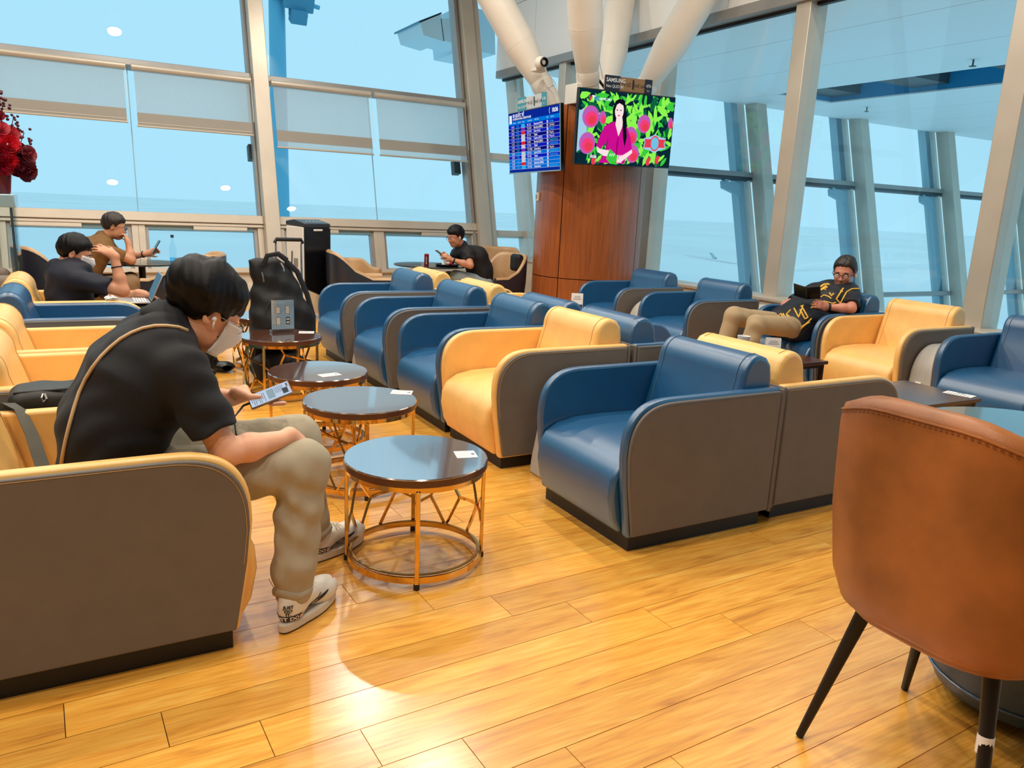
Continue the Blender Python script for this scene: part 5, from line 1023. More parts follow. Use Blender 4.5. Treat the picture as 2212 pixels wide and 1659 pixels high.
def eyes(p, h, closed=False):
    for y in (-0.031, 0.031):
        o = p.mesh(MB().sphere(h.w((0.0815, y, 0.003)), 0.0115, 12, 8), 'eye', mat('eye_white', (226, 220, 214), 0.3), smooth=True)
        q = MB().sphere(h.w((0.0900, y, 0.001)), 0.0048, 10, 6).build('iris', mat('eye_dark', (30, 20, 18), 0.2), o, smooth=True); q.matrix_parent_inverse = Matrix.Translation(-Vector(p.t.location))
        br = MB().tube([h.w((0.088, y-0.018, 0.022)), h.w((0.0955, y, 0.027)), h.w((0.089, y+0.018, 0.022))], [0.0025, 0.0038, 0.0025], 6); p.mesh(br, 'eyebrow', mat('brow_dark', (34, 28, 28), 0.7))
def earbud(p, h, side):
    mb = MB().sphere(h.w((0.002, side*0.087, -0.004)), 0.0085, 10, 8).tube([h.w((0.004, side*0.090, -0.006)), h.w((0.012, side*0.089, -0.034))], 0.0032, 8); return p.mesh(mb, 'earbud', mat('earbud_white', (244, 244, 246), 0.2), smooth=True)
M_mask = mat('surgical_mask', (232, 232, 234), 0.75, bump=0.2, bscale=900)
def face_mask(p, h, out=0.0):
    # pleated sheet wrapped round nose, mouth and chin
    mb = MB(); nu, nv = 14, 11; vs = []
    for j in range(nv):
        v = j/(nv-1); z = 0.006-0.114*v
        for i in range(nu):
            u_ = -1+2*i/(nu-1); ang_ = u_*1.18; base = 0.109+0.027*math.exp(-((v-0.32)/0.28)**2)*math.exp(-(u_/0.42)**2)-0.020*max(0, v-0.6)/0.4; rr_ = base-0.015*u_*u_+0.0016*math.sin(v*26)
            vs.append(h.w((rr_*math.cos(ang_*0.86)+out, 0.081*math.sin(ang_)*(1-0.20*v), z-0.010*(1-u_*u_)*v+0.012*u_*u_*(0.5-v))))
    mb.add(vs, [(j*nu+i, j*nu+i+1, (j+1)*nu+i+1, (j+1)*nu+i) for j in range(nv-1) for i in range(nu-1)])
    o = p.mesh(mb, 'face_mask', M_mask, smooth=True, fix=False); sl = o.modifiers.new('thickness', 'SOLIDIFY'); sl.thickness = 0.0016
    for y in (-1, 1):
        for z0, z1 in ((-0.016, 0.024), (-0.094, -0.034)):
            e = MB().tube([h.w((0.034, y*0.068, z0)), h.w((0.012, y*0.082, (z0+z1)/2)), h.w((-0.022, y*0.089, z1)), h.w((-0.034, y*0.086, -0.002))], 0.0016, 6).build('ear_loop', M_mask, o); e.matrix_parent_inverse = Matrix.Translation(-Vector(p.t.location))
    return o
def phone(label, c, long_, nrm, L=0.150, Wd=0.072, T_=0.010, body=(30, 34, 42), scr=None, case=None, name='smartphone', cat='phone'):
    t = bpy.data.objects.new(name, None); COL.objects.link(t); tag(t, label, cat); t.matrix_world = frame(Vector(c), Vector(long_), Vector(nrm))
    MB().box2((-L/2, -Wd/2, -T_), (L/2, Wd/2, -0.0006)).build('phone_case', mat('phone_body_%d_%d_%d' % body, body, 0.25, 0.3), t, bevel=0.006, seg=3)
    sc = MB().box2((-L/2+0.004, -Wd/2+0.004, -0.0006), (L/2-0.004, Wd/2-0.004, 0.0)).build('phone_screen', scr or mat('dark_screen', (14, 18, 24), 0.08), t)
    return t, sc

# ------------------------------------------------------------------ the man in black bent over his phone (left foreground)
SK1 = skin_mat('skin_light', (236, 176, 142)); SK2 = skin_mat('skin_warm', (206, 146, 112)); SK3 = skin_mat('skin_ruddy', (206, 136, 112)); SK4 = skin_mat('skin_tan', (196, 136, 106))  # own skin tones of the men
M_polo = mat('black_pique', (7, 9, 18), 0.8, bump=0.25, bscale=900, sheen=0.04); M_chino = mat('khaki_chino', (170, 158, 134), 0.75, noise=0.06, nscale=18, bump=0.12, bscale=600)
M_hair = mat('black_hair', (11, 11, 16), 0.5, noise=0.3, nscale=60, spec=0.25); M_hairb = mat('dark_brown_hair', (40, 34, 32), 0.5, noise=0.3, nscale=60)
mm = Person('man in a black polo shirt and khaki trousers bent over his phone, left foreground', (0.05, 2.69, 0), 0.0058, SK1)
hd = Head((0.372, 2.685, 1.036), (0.866, 0.07, -0.50), (0.5, 0, 0.866), 1.0)
sR, eR, wR = np.array((0.262, 2.505, 0.885)), np.array((0.372, 2.43, 0.632)), np.array((0.590, 2.515, 0.632))
sL, eL, wL = np.array((0.262, 2.865, 0.885)), np.array((0.345, 2.945, 0.665)), np.array((0.430, 2.845, 0.712))
hipR, kR, aR = np.array((0.10, 2.585, 0.515)), np.array((0.628, 2.50, 0.535)), np.array((0.568, 2.425, 0.12)); hipL, kL, aL = np.array((0.10, 2.80, 0.515)), np.array((0.70, 2.87, 0.52)), np.array((0.765, 2.865, 0.13))
nk = np.array((0.235, 2.69, 0.985))
tor = [((0.045, 2.69, 0.52), 0.125), ((0.075, 2.69, 0.68), 0.135), ((0.165, 2.69, 0.835), 0.14), ((0.215, 2.69, 0.915), 0.105)]
def torso_f(tor, hw, grow=0.0, axis=(0, 1, 0)):
    fs = []; ax = np.array(axis, float)
    for (p, r), (q, r2) in zip(tor[:-1], tor[1:]):
        for s in (-1, 1): fs.append((cone(np.array(p)+ax*s*hw, np.array(q)+ax*s*hw, r+grow, r2+grow), 0.05))
    fs[0] = fs[0][0]; return fs
# left hand cradles the phone: palm under it, fingers along its far edge, thumb over the screen
PHc = np.array((0.588, 2.805, 0.716)); PHl = unit((0.165, -0.02, 0.062)); PHn0 = np.array((-0.36, -0.42, 0.83)); PHn = unit(PHn0-PHl*(PHn0@PHl)); PHs = np.cross(PHn, PHl)   # PHs points away from the camera
lh = [(rbox(wL+np.array((0.052, -0.004, -0.002)), (0.095, 0.074, 0.032), 0.015, np.stack([PHl, PHs, PHn], 1)), 0.02)]
for i in range(4):
    b = PHc-PHl*(0.058-0.000*i)-PHn*0.022+PHs*(0.022-0.006*i)+PHl*0.0; a0 = b+PHl*0.012*i
    p1_ = a0+PHl*0.035-PHs*0.018-PHn*0.006; p2_ = p1_+PHl*0.018-PHs*0.030+PHn*0.002; p3_ = p2_-PHs*0.016+PHn*0.012+PHl*0.006
    lh += [(cone(a0, p1_, 0.0098, 0.0092), 0.010), (cone(p1_, p2_, 0.0092, 0.0085), 0.004), (cone(p2_, p3_, 0.0085, 0.0072), 0.004)]
tb0 = wL+np.array((0.040, -0.030, 0.022)); tb1 = PHc-PHl*0.070-PHs*0.006+PHn*0.030; tb2 = PHc-PHl*0.035-PHs*0.008+PHn*0.0125
lh += [(cone(tb0, tb1, 0.019, 0.0125), 0.02), (cone(tb1, tb2, 0.0122, 0.0090), 0.005)]
rh = hand(wR+np.array((0.012, 0.008, -0.002)), (0.62, 0.32, -0.66), (0.72, 0.05, 0.62), 1, curl=0.45, sc=1.0)
arms = [cone(sR, eR, 0.052, 0.043), (cone(eR, lerp(eR, wR, 0.35), 0.043, 0.044), 0.02), (cone(lerp(eR, wR, 0.35), wR, 0.044, 0.028), 0.02)]
body = [hd.skin(), (cone(hd.w((-0.02, 0, -0.05)), nk, 0.054, 0.062), 0.03)] + [(f if not isinstance(f, tuple) else f[0], 0.03) for f in torso_f(tor, 0.06, -0.03)] + [(arms[0], 0.02)]+arms[1:]+rh + \
    [(cone(sL, eL, 0.05, 0.042), 0.02), (cone(eL, wL, 0.042, 0.028), 0.02)]+lh+[(cone(hipR, kR, 0.06, 0.045), 0.02), (cone(kR, aR, 0.045, 0.032), 0.02), (cone(hipL, kL, 0.06, 0.045), 0.02), (cone(kL, aL, 0.045, 0.032), 0.02), (cone(aR, aR+np.array((0.03, 0.03, -0.07)), 0.033, 0.03), 0.02), (cone(aL, aL+np.array((0.03, 0.03, -0.07)), 0.033, 0.03), 0.02)]
allp = [hd.c+np.array((0, 0, 0.15)), hd.c+np.array((0.1, 0, 0)), sR, eR, wR, sL, eL, wL, kR, aR, kL, aL, hipR, PHc, (-0.08, 2.69, 0.5)]
mm.part('body', union(body), allp, 0.13, SK1, 0.0055)
# shirt
slR = lerp(sR, eR, 0.74); slL = lerp(sL, eL, 0.70)
shirt = union(torso_f(tor, 0.065, 0.016)+[(cone(np.array((0.20, 2.60, 0.93)), sR, 0.075, 0.078), 0.05), (cone(np.array((0.20, 2.78, 0.93)), sL, 0.075, 0.078), 0.05), (cone(nk-np.array((0.02, 0, 0.03)), nk+np.array((0.02, 0, 0.02)), 0.088, 0.078), 0.04)])
sleeves = capsule_cut(cone(sR, lerp(sR, eR, 0.95), 0.080, 0.073), sR, slR); sleeveL = capsule_cut(cone(sL, lerp(sL, eL, 0.95), 0.080, 0.073), sL, slL)
shirt = union([shirt, (sleeves, 0.025), (sleeveL, 0.025)])
hem = half((0, 0, 0.462), (0, 0, -1))
shf0 = fold(fold(shirt, 0.0045, (38, 0, 46), (16, 9, -22)), 0.0035, (-26, 30, 60), (22, 12, 8), 1.1)
shf = inter(shf0, hem, 0.01)
mm_shirt = mm.part('polo_shirt', shf, [(-0.12, 2.45, 0.45), (0.42, 2.95, 1.06), sR, sL, slR, slL], 0.10, M_polo, 0.006, 2)
# stand-up collar, as a folded band round the neck
cax = unit(np.array((0.62, 0.0, 0.60))); cu1 = unit(np.cross(cax, (0, 1, 0))); cu2 = np.array((0, 1.0, 0)); cb_ = nk+np.array((0.012, 0, 0.012)); rings = [(0.080, -0.028), (0.079, 0.012), (0.076, 0.044), (0.079, 0.047), (0.086, 0.010), (0.094, -0.020)]
mb = MB(); nn_ = 26; vs = []
for k in range(nn_):
    a = 0.42+(2*PI-0.84)*k/(nn_-1)
    for (r_, h_) in rings: vs.append(cb_+cax*h_*(1.0)-(cu1*math.cos(a)-0)*r_*1.0+cu2*math.sin(a)*r_*1.02)
mb.add(vs, [(k*6+j, k*6+j+1, (k+1)*6+j+1, (k+1)*6+j) for k in range(nn_-1) for j in range(5)]); o = mm.mesh(mb, 'collar', M_polo, smooth=True, fix=False); so = o.modifiers.new('thickness', 'SOLIDIFY'); so.thickness = 0.004
# trousers
tro = union([cone((0.07, 2.62, 0.52), (0.07, 2.77, 0.52), 0.135, 0.135), (cone(hipR, kR, 0.112, 0.088), 0.05), (cone(hipL, kL, 0.112, 0.086), 0.05), (cone(kR, lerp(kR, aR, 0.85), 0.086, 0.070), 0.03), (cone(lerp(kR, aR, 0.8), aR, 0.072, 0.060), 0.02), (cone(kL, aL, 0.084, 0.060), 0.03)])
def trf0(P):
    d = tro(P); t = np.clip((0.56-P[:, 2])/0.44, 0, 1); kn = np.exp(-((P[:, 0]-0.57)**2+(P[:, 2]-0.42)**2)/0.012)
    return d+0.0045*np.sin(P[:, 2]*62+P[:, 0]*38+1.5*np.sin(P[:, 1]*25))*(0.35+0.9*kn)+0.003*np.sin(P[:, 0]*70-P[:, 2]*36)*(0.3+kn)+0.0035*t*np.sin(P[:, 2]*44-P[:, 0]*20)
trf = lambda P: smax(trf0(P), 0.085-P[:, 2], 0.008)
mm_tr = mm.part('trousers', trf, [hipR, kR, aR, kL, aL, hipL, (-0.05, 2.69, 0.5)], 0.13, M_chino, 0.006, 2)
mb = MB()
for (an, kn) in ((aR, kR), (aL, kL)):
    ax_ = unit(kn-an); c0_ = an-ax_*0.012
    for dz in (0.0, 0.016, 0.030): pass
    s1 = unit(np.cross(ax_, (0, 1, 0))); s2 = np.cross(ax_, s1)
    o = mm.mesh(MB().tube([c0_+s1*math.cos(a)*0.059+s2*math.sin(a)*0.057+ax_*(0.012+0.006*math.sin(3*a)) for a in np.linspace(0, 2*PI, 28, endpoint=False)], 0.012, 8, closed=True, sq=(1.3, 0.7)), 'trouser_cuff', M_chino, smooth=True)
# hair: a soft cap plus locks of strands
hl = ((-0.14, -0.075), (-0.05, -0.070), (-0.025, -0.03), (-0.005, 0.022), (0.02, 0.018), (0.035, -0.012), (0.05, 0.012), (0.075, 0.024), (0.12, 0.022))
hcap = hd.hair(t=0.0, line=hl, c=(-0.038, 0, 0.062), r=(0.135, 0.103, 0.112), amp=0.0035, freq=70, lump=0.006)
hf = cut(hcap, hd.wrap(ell((0.125, 0, -0.02), (0.06, 0.09, 0.055))), 0.01)
mm_hair = mm.part('hair', hf, [hd.c, hd.w((-0.05, 0, 0.1))], 0.17, M_hair, 0.0065, 2)
rg = random.Random(5); st = MB()
for i in range(900):
    a = rg.uniform(0, 2*PI); z0 = rg.uniform(-0.2, 0.98); q = math.sqrt(max(0, 1-z0*z0)); n0 = Vector((q*math.cos(a), q*math.sin(a), z0)); cr_ = Vector((-0.55, 0.0, 0.8)).normalized()
    tdir = (n0-cr_*1.4); tdir = (tdir-n0*tdir.dot(n0)).normalized()
    rj = rg.uniform(0, 0.075); tdir = (tdir+Vector((rg.gauss(0, 0.35), rg.gauss(0, 0.35), rg.gauss(0, 0.2)))); tdir = (tdir-n0*tdir.dot(n0)).normalized(); pts = []; n1 = n0.copy(); ln = rg.uniform(0.3, 0.8)
    for k in range(5):
        kk = n1+tdir*0; rad_ = 0.995+rj+rg.uniform(0, 0.02)+(0.10*k/4 if rg.random() < 0.04 else 0); p = Vector((-0.038+0.135*rad_*kk.x, 0.103*rad_*kk.y, 0.062+0.112*rad_*kk.z)); pts.append(p); n1 = (n1+tdir*ln/5+Vector((0, rg.uniform(-0.03, 0.03), -0.015))).normalized(); tdir = (tdir-n1*tdir.dot(n1)).normalized()
    if any(p.z < np.interp(p.x, [q_[0] for q_ in hl], [q_[1] for q_ in hl])-0.012 or (p.x > 0.07 and p.z < 0.01) for p in pts): continue
    st.tube([hd.w(p) for p in pts], [0.0022, 0.0034, 0.0034, 0.0026, 0.0008], 5)
for i in range(150):     # fringe falling over the forehead
    y = rg.uniform(-0.075, 0.075); e_ = rg.uniform(0.0, 0.05); x0 = rg.uniform(0.03, 0.07); k_ = 1-0.6*(y/0.085)**2; dy = rg.uniform(-0.015, 0.015)
    st.tube([hd.w((x0*k_, y, 0.150-0.4*abs(y)+rg.uniform(-0.006, 0.006))), hd.w((0.088*k_+0.012, y*1.05, 0.118-0.2*abs(y))), hd.w((0.108*k_+0.008, y*1.08+dy*0.5, 0.075+e_*0.3)), hd.w((0.108*k_+0.006+rg.uniform(0, 0.008), y*1.05+dy, 0.018+e_))], [0.0026, 0.0040, 0.0036, 0.0008], 5)
for i in range(70):      # sides, in front of and over the ears
    s_ = rg.choice((-1, 1)); x0 = rg.uniform(-0.07, 0.055); st.tube([hd.w((x0-0.01, s_*0.088, 0.10)), hd.w((x0+0.004, s_*0.100, 0.065)), hd.w((x0+0.012, s_*0.095, 0.035)), hd.w((x0+0.016, s_*0.086, 0.012+rg.uniform(-0.02, 0.012)-(0.03 if x0 < -0.03 else 0)))], [0.0026, 0.0040, 0.0034, 0.0008], 5)
for i in range(26):      # flyaway hairs on the crown
    a = rg.uniform(-1.2, 1.2); b_ = Vector((-0.06+rg.uniform(-0.05, 0.05), rg.uniform(-0.05, 0.05), 0.168)); h_ = rg.uniform(0.02, 0.05); dx = rg.uniform(-0.06, 0.08)
    st.tube([hd.w(b_), hd.w(b_+Vector((dx*0.3, 0, h_*0.8))), hd.w(b_+Vector((dx*0.8, 0.01, h_))), hd.w(b_+Vector((dx*1.3, 0.01, h_*0.7)))], 0.0006, 4)
o = st.build('hair_strands', mat('black_hair_strand', (24, 24, 32), 0.36, spec=0.5), mm_hair, smooth=True, fix=False); o.matrix_parent_inverse = Matrix.Translation(-Vector(mm.t.location)); o['kind'] = 'stuff'
face_mask(mm, hd); earbud(mm, hd, -1)
gl_ = glasses(mm, hd, mat('thin_gold_frame', (190, 150, 110), 0.3, 0.8), 0.021, 0.0012)
mm.mesh(MB().sphere(hd.w((0.046, -0.0615, -0.052)), 0.0022, 8, 6), 'mole', mat('mole_brown', (60, 34, 26), 0.6), smooth=True)
# shoes
M_shoe = mat('white_leather_shoe', (232, 226, 214), 0.42, noise=0.05, nscale=20); M_sole = mat('off_white_sole', (222, 212, 194), 0.5, noise=0.08, nscale=30); M_shk = mat('shoe_black', (20, 20, 28), 0.5); M_shor = mat('shoe_orange', (238, 110, 84), 0.5)
def shoe_f():
    toe = ell((0.083, 0, 0.060), (0.070, 0.050, 0.044)); mid = cone((0.06, 0, 0.062), (-0.03, 0, 0.088), 0.040, 0.040); heel = ell((-0.092, 0, 0.076), (0.052, 0.040, 0.062)); col = cone((-0.075, 0, 0.085), (-0.085, 0, 0.128), 0.042, 0.041)
    f = union([toe, (mid, 0.03), (heel, 0.03), (col, 0.02)]); f = inter(f, half((0, 0, 0.024), (0, 0, -1)), 0.003); f = inter(f, half((-0.04, 0, 0.120), (0.05, 0, 0.95)), 0.008)
    return cut(f, cone((-0.072, 0, 0.075), (-0.085, 0, 0.18), 0.031, 0.034), 0.006)
SHF = shoe_f()
def foot_outline(g=0.0, n=36):
    o = []
    for k in range(n):
        a = 2*PI*k/n; x = 0.150*math.cos(a); w = (0.049 if x > 0.02 else 0.040+0.009*max(0, (x+0.06)/0.08)) if x > -0.06 else 0.040; o.append((x+0.0+g*math.cos(a), (w+g)*math.copysign(abs(math.sin(a))**0.8, math.sin(a))))
    return o
def shoe(p, heel, toe, label, near):
    heel = np.array(heel, float); toe = np.array(toe, float); d = unit(toe-heel); yaw_ = math.atan2(d[1], d[0]); L = 0.30; c = heel+d*0.15
    M4 = Matrix.Translation(Vector((c[0], c[1], 0.0)))@Matrix.Rotation(yaw_, 4, 'Z')
    up_ = solid('shoe', SHF, (-0.17, -0.07, 0.01), (0.17, 0.07, 0.16), 0.0042, M_shoe, p.t, 1); up_.matrix_parent_inverse = Matrix.Translation(-Vector(p.t.location)); up_.matrix_basis = M4; up_['label'] = label
    def kid(mb, nm, m, **k): o = mb.build(nm, m, up_, **k); return o
    kid(MB().prism(foot_outline(0.0), 0.004, 0.036, axis=2), 'sole', M_sole, bevel=0.006, seg=2); kid(MB().prism(foot_outline(-0.004), 0.0005, 0.0045, axis=2), 'outsole', M_shk)
    def proj_(x, z, s):    # push a point sideways onto the upper
        y = s*0.09
        for _ in range(60):
            dd_ = float(SHF(V3([[x, y, z]]))[0]); 
            if dd_ < 0.0005: break
            y -= s*dd_*0.8
        return (x, y+s*0.0012, z)
    def patch(pts_a, pts_b, s, nm, m):
        a = [proj_(x, z, s) for x, z in pts_a]; b = [proj_(x, z, s) for x, z in pts_b]; n = len(a); vs = a+b; return kid(MB().add(vs, [(i, i+1, n+i+1, n+i) for i in range(n-1)]), nm, m, fix=False)
    for s in (-1, 1):
        patch([(-0.085+0.0125*i, 0.046+0.004*i) if i < 8 else (0.015+0.012*(i-8), 0.078+0.001*(i-8)) for i in range(9)]+[(0.022, 0.083)], [(-0.085+0.0125*i, 0.046+0.0005*i*i) if i < 8 else (0.015, 0.083) for i in range(9)]+[(0.022, 0.0835)], s, 'swoosh', M_shk)
    # swoosh body: tail to hook
    xs_ = np.linspace(-0.09, 0.055, 16); lo_ = [0.050+0.000*x for x in xs_]
    for s in (-1, 1):
        A_ = [(x, 0.052+0.026*((x+0.09)/0.145)**2.2-0.010*math.sin(PI*min(1, (x+0.09)/0.145))) for x in xs_]; B_ = [(x, 0.052+0.030*((x+0.09)/0.145)**1.6+0.004*math.sin(PI*(x+0.09)/0.145)) for x in xs_]; patch(A_, B_, s, 'swoosh_stroke', M_shk)
    # heel band and lettering wrapped round the heel
    def heel_pt(a, z):
        r = 0.12
        for _ in range(60):
            q = (-0.085-r*math.cos(a), r*math.sin(a), z); dd_ = float(SHF(V3([q]))[0])
            if dd_ < 0.0004: break
            r -= dd_*0.7
        r += 0.0016; return (-0.085-r*math.cos(a), r*math.sin(a), z)
    as_ = np.linspace(-1.5, 1.5, 26); a = [heel_pt(t_, 0.040) for t_ in as_]; b = [heel_pt(t_, 0.063) for t_ in as_]; n = 26
    kid(MB().add(a+b, [(i, i+1, n+i+1, n+i) for i in range(n-1)]), 'heel_band', M_shk, fix=False)
    def heel_text(s_, size, a0, z, nm, m):
        vs, fs = text_mesh(s_, size, 'CENTER', 0.0006); mb_ = MB(); out = []
        for v_ in vs: q = heel_pt(a0-v_[0]/0.045, z+v_[1]); q = (q[0]-0.001*math.cos(a0-v_[0]/0.045), q[1]+0.001*math.sin(a0-v_[0]/0.045), q[2]); out.append(q)
        mb_.add(out, fs); kid(mb_, nm, m, fix=False)
    heel_text('JUST DO IT.', 0.020, -0.62, 0.0515, 'band_lettering', M_card)
    for k, w_ in enumerate(('JUST', 'DO', 'IT.')): heel_text(w_, 0.0135, -0.42, 0.096-0.0125*k, 'heel_lettering', M_shk)
    a = [heel_pt(t_, 0.045) for t_ in (-1.48, -1.36, -1.25)]; b = [heel_pt(t_, 0.060) for t_ in (-1.48, -1.36, -1.25)]; kid(MB().add([(q[0], q[1]-0.001, q[2]) for q in a+b], [(0, 1, 4, 3), (1, 2, 5, 4)]), 'orange_tag', M_shor, fix=False)
    for k in range(5):
        x = 0.048-0.019*k; zz = 0.100+0.0075*k; kid(MB().tube([(x, -0.030, zz-0.012), (x-0.006, -0.012, zz+0.004), (x+0.004, 0.012, zz+0.004), (x-0.002, 0.030, zz-0.012)], 0.0032, 6), 'lace', M_shoe)
    kid(MB().sphere((0.112, -0.008, 0.090), (0.020, 0.020, 0.006), 10, 6), 'toe_print', M_shor, smooth=True)
    return up_
shoe(mm, (0.512, 2.366), (0.742, 2.556), 'white trainer with black lettering round its heel', True); shoe(mm, (0.735, 2.838), (1.00, 2.985), 'white trainer farther from the camera', False)
# thin tan cross-body cord lying on his back
cordpx = [(404, 716), (385, 709), (360, 706), (335, 706), (310, 711), (285, 721), (262, 734), (240, 752), (220, 772), (202, 795), (187, 820), (174, 848), (163, 880), (153, 915), (145, 950), (138, 985), (134, 1010)]
cpts = []
for px, py in cordpx:
    q = march(shf, px, py); 
    if q is None or q[1] > 3.2 or q[1] < 2.2: q = aty(px, py, cpts[-1][1] if cpts else 2.62)
    cpts.append(np.array(q))
cn = [Vector(q+grad(shf0, q)*0.004) for q in cpts]; mm.mesh(MB().tube(cn, 0.0055, 8), 'crossbody_cord', mat('tan_cord', (206, 172, 128), 0.6), smooth=True)
# his phone
scr_m = emat('phone_page', (206, 222, 244), 0.85); ph_, ps = phone('smartphone with a lit page in the hand of the man in black', PHc, PHl, PHn, 0.156, 0.074, 0.011, (150, 120, 96), scr_m)
pr = MB(); pr.cur = 0
for k in range(8): pr.box((-0.066+0.0065*k, -0.004 if k % 3 else 0.004, 0.0003), (0.0016, 0.05 if k % 3 else 0.034, 0.0002))
for k in range(6): pr.box((0.022+0.0055*k, 0.008, 0.0003), (0.0014, 0.034, 0.0002))
o = pr.build('page_text', emat('phone_ink', (60, 74, 96), 0.5), ps, fix=False); o['kind'] = 'stuff'
MB().box((0.004, 0.0, 0.0003), (0.026, 0.05, 0.0002)).build('page_picture', emat('phone_img', (170, 196, 206), 0.7), ps); MB().box((0.056, -0.010, 0.0003), (0.02, 0.03, 0.0002)).build('page_thumbnail', emat('phone_img2', (96, 104, 106), 0.6), ps); MB().box((0.067, 0.016, 0.0004), (0.006, 0.018, 0.0002)).build('camera_island', M_black, ps)
e0 = PHc-PHl*0.078-PHn*0.005; cb2 = thing('charging_cable', 'thin black charging cable hanging from the phone of the man in black', 'cable', tuple(e0))
pts = [e0, e0-PHl*0.022, Vector((0.452, 2.75, 0.655)), Vector((0.448, 2.70, 0.61)), Vector((0.47, 2.68, 0.565)), Vector((0.49, 2.68, 0.52)), Vector((0.50, 2.69, 0.46))]; MB().tube([Vector(q)-Vector(e0) for q in pts], [0.0045, 0.004, 0.0028, 0.0028, 0.0028, 0.0028, 0.0028], 8).build('cable_cord', M_black, cb2, smooth=True)
# ------------------------------------------------------------------ the other four men
def build_man(label, loc, h, nk, tor, hw, axis, arms, legs, skin, shirt_m, tr_m, hair_m, res=0.009, sleeve=0.62, hands=(), hair=None, extra=(), tr_to=0.9, shoe_m=None, seat_r=0.12, fold_amp=0.004, belly=None):
    p = Person(label, loc, res, skin); A = np.array
    body = [h.skin(), (cone(h.w((-0.02, 0, -0.05)), nk, 0.054, 0.062), 0.03)]+[(f if not isinstance(f, tuple) else f[0], 0.03) for f in torso_f(tor, hw, -0.03, axis)]
    pts = [h.c+A((0, 0, 0.14)), h.c, A(nk)]+[A(q[0]) for q in tor]
    for (s, e, w) in arms:
        body += [(cone(s, e, 0.050, 0.041), 0.02), (cone(e, lerp(e, w, 0.35), 0.041, 0.040), 0.02), (cone(lerp(e, w, 0.35), w, 0.040, 0.027), 0.02)]; pts += [A(s), A(e), A(w)]
    for hnd in hands: body += hnd
    for (a, b, c) in legs: body += [(cone(a, b, 0.06, 0.048), 0.02), (cone(b, c, 0.048, 0.034), 0.02)]; pts += [A(a), A(b), A(c)]
    p.part('body', union(body), pts, 0.16, skin)
    gr = 0.014; sh = torso_f(tor, hw+0.004, gr, axis)
    if belly: sh += [(ell(belly[0], belly[1]), 0.06)]
    for (s, e, w) in arms: sh += [(cone(lerp(nk, s, 0.45), s, 0.07, 0.074), 0.05)]
    sh += [(cone(A(nk)-A((0, 0, 0.03)), A(nk)+A((0, 0, 0.012)), 0.085, 0.074), 0.03)]; f = union(sh)
    sl = [(capsule_cut(cone(s, lerp(s, e, min(1.0, sleeve+0.2)), 0.074, 0.066), s, lerp(s, e, sleeve)), 0.02) for (s, e, w) in arms]; f = union([f]+sl)
    f = fold(fold(f, fold_amp, (40, 8, 44), (14, 20, -18)), fold_amp*0.8, (-24, 34, 52), (20, 10, 9), 0.8); p.shirt_f = f
    p.shirt = p.part('shirt', f, pts[:3+len(tor)]+[A(s) for s, e, w in arms]+[lerp(s, e, sleeve) for s, e, w in arms], 0.15, shirt_m)
    ts = [cone(legs[0][0], legs[1][0], seat_r, seat_r)]
    for (a, b, c) in legs: ts += [(cone(a, b, 0.098, 0.076), 0.04)]+([(cone(b, lerp(b, c, tr_to), 0.076, 0.060), 0.03)] if tr_to > 0.1 else [])
    tf = union(ts); tf = fold(tf, 0.004, (30, 26, 50), (18, -14, 10)); p.part('trousers', tf, [q for l in legs for q in l], 0.13, tr_m)
    if shoe_m:
        for (a, b, c) in legs:
            d = unit(h.R[:, 0]*A((1, 1, 0))); c = A(c); b0 = A((c[0], c[1], 0)); sf = inter(union([ell(b0+d*0.10+A((0, 0, 0.045)), (0.075, 0.075, 0.038)), (cone(b0+d*0.10+A((0, 0, 0.045)), b0-d*0.03+A((0, 0, 0.055)), 0.042, 0.042), 0.02), (cone(b0+A((0, 0, 0.05)), b0+A((0, 0, 0.10)), 0.045, 0.043), 0.02)]), half((0, 0, 0.002), (0, 0, -1)), 0.003)
            p.part('shoe', sf, [b0-d*0.08, b0+d*0.2, b0+A((0, 0, 0.14))], 0.05, shoe_m, 0.008)
    hk = dict(t=0.014); hk.update(hair or {}); p.part('hair', h.hair(**hk), [h.c, h.w((-0.03, 0, 0.06))], 0.15, hair_m, min(res, 0.008), 1)
    return p
A3 = np.array
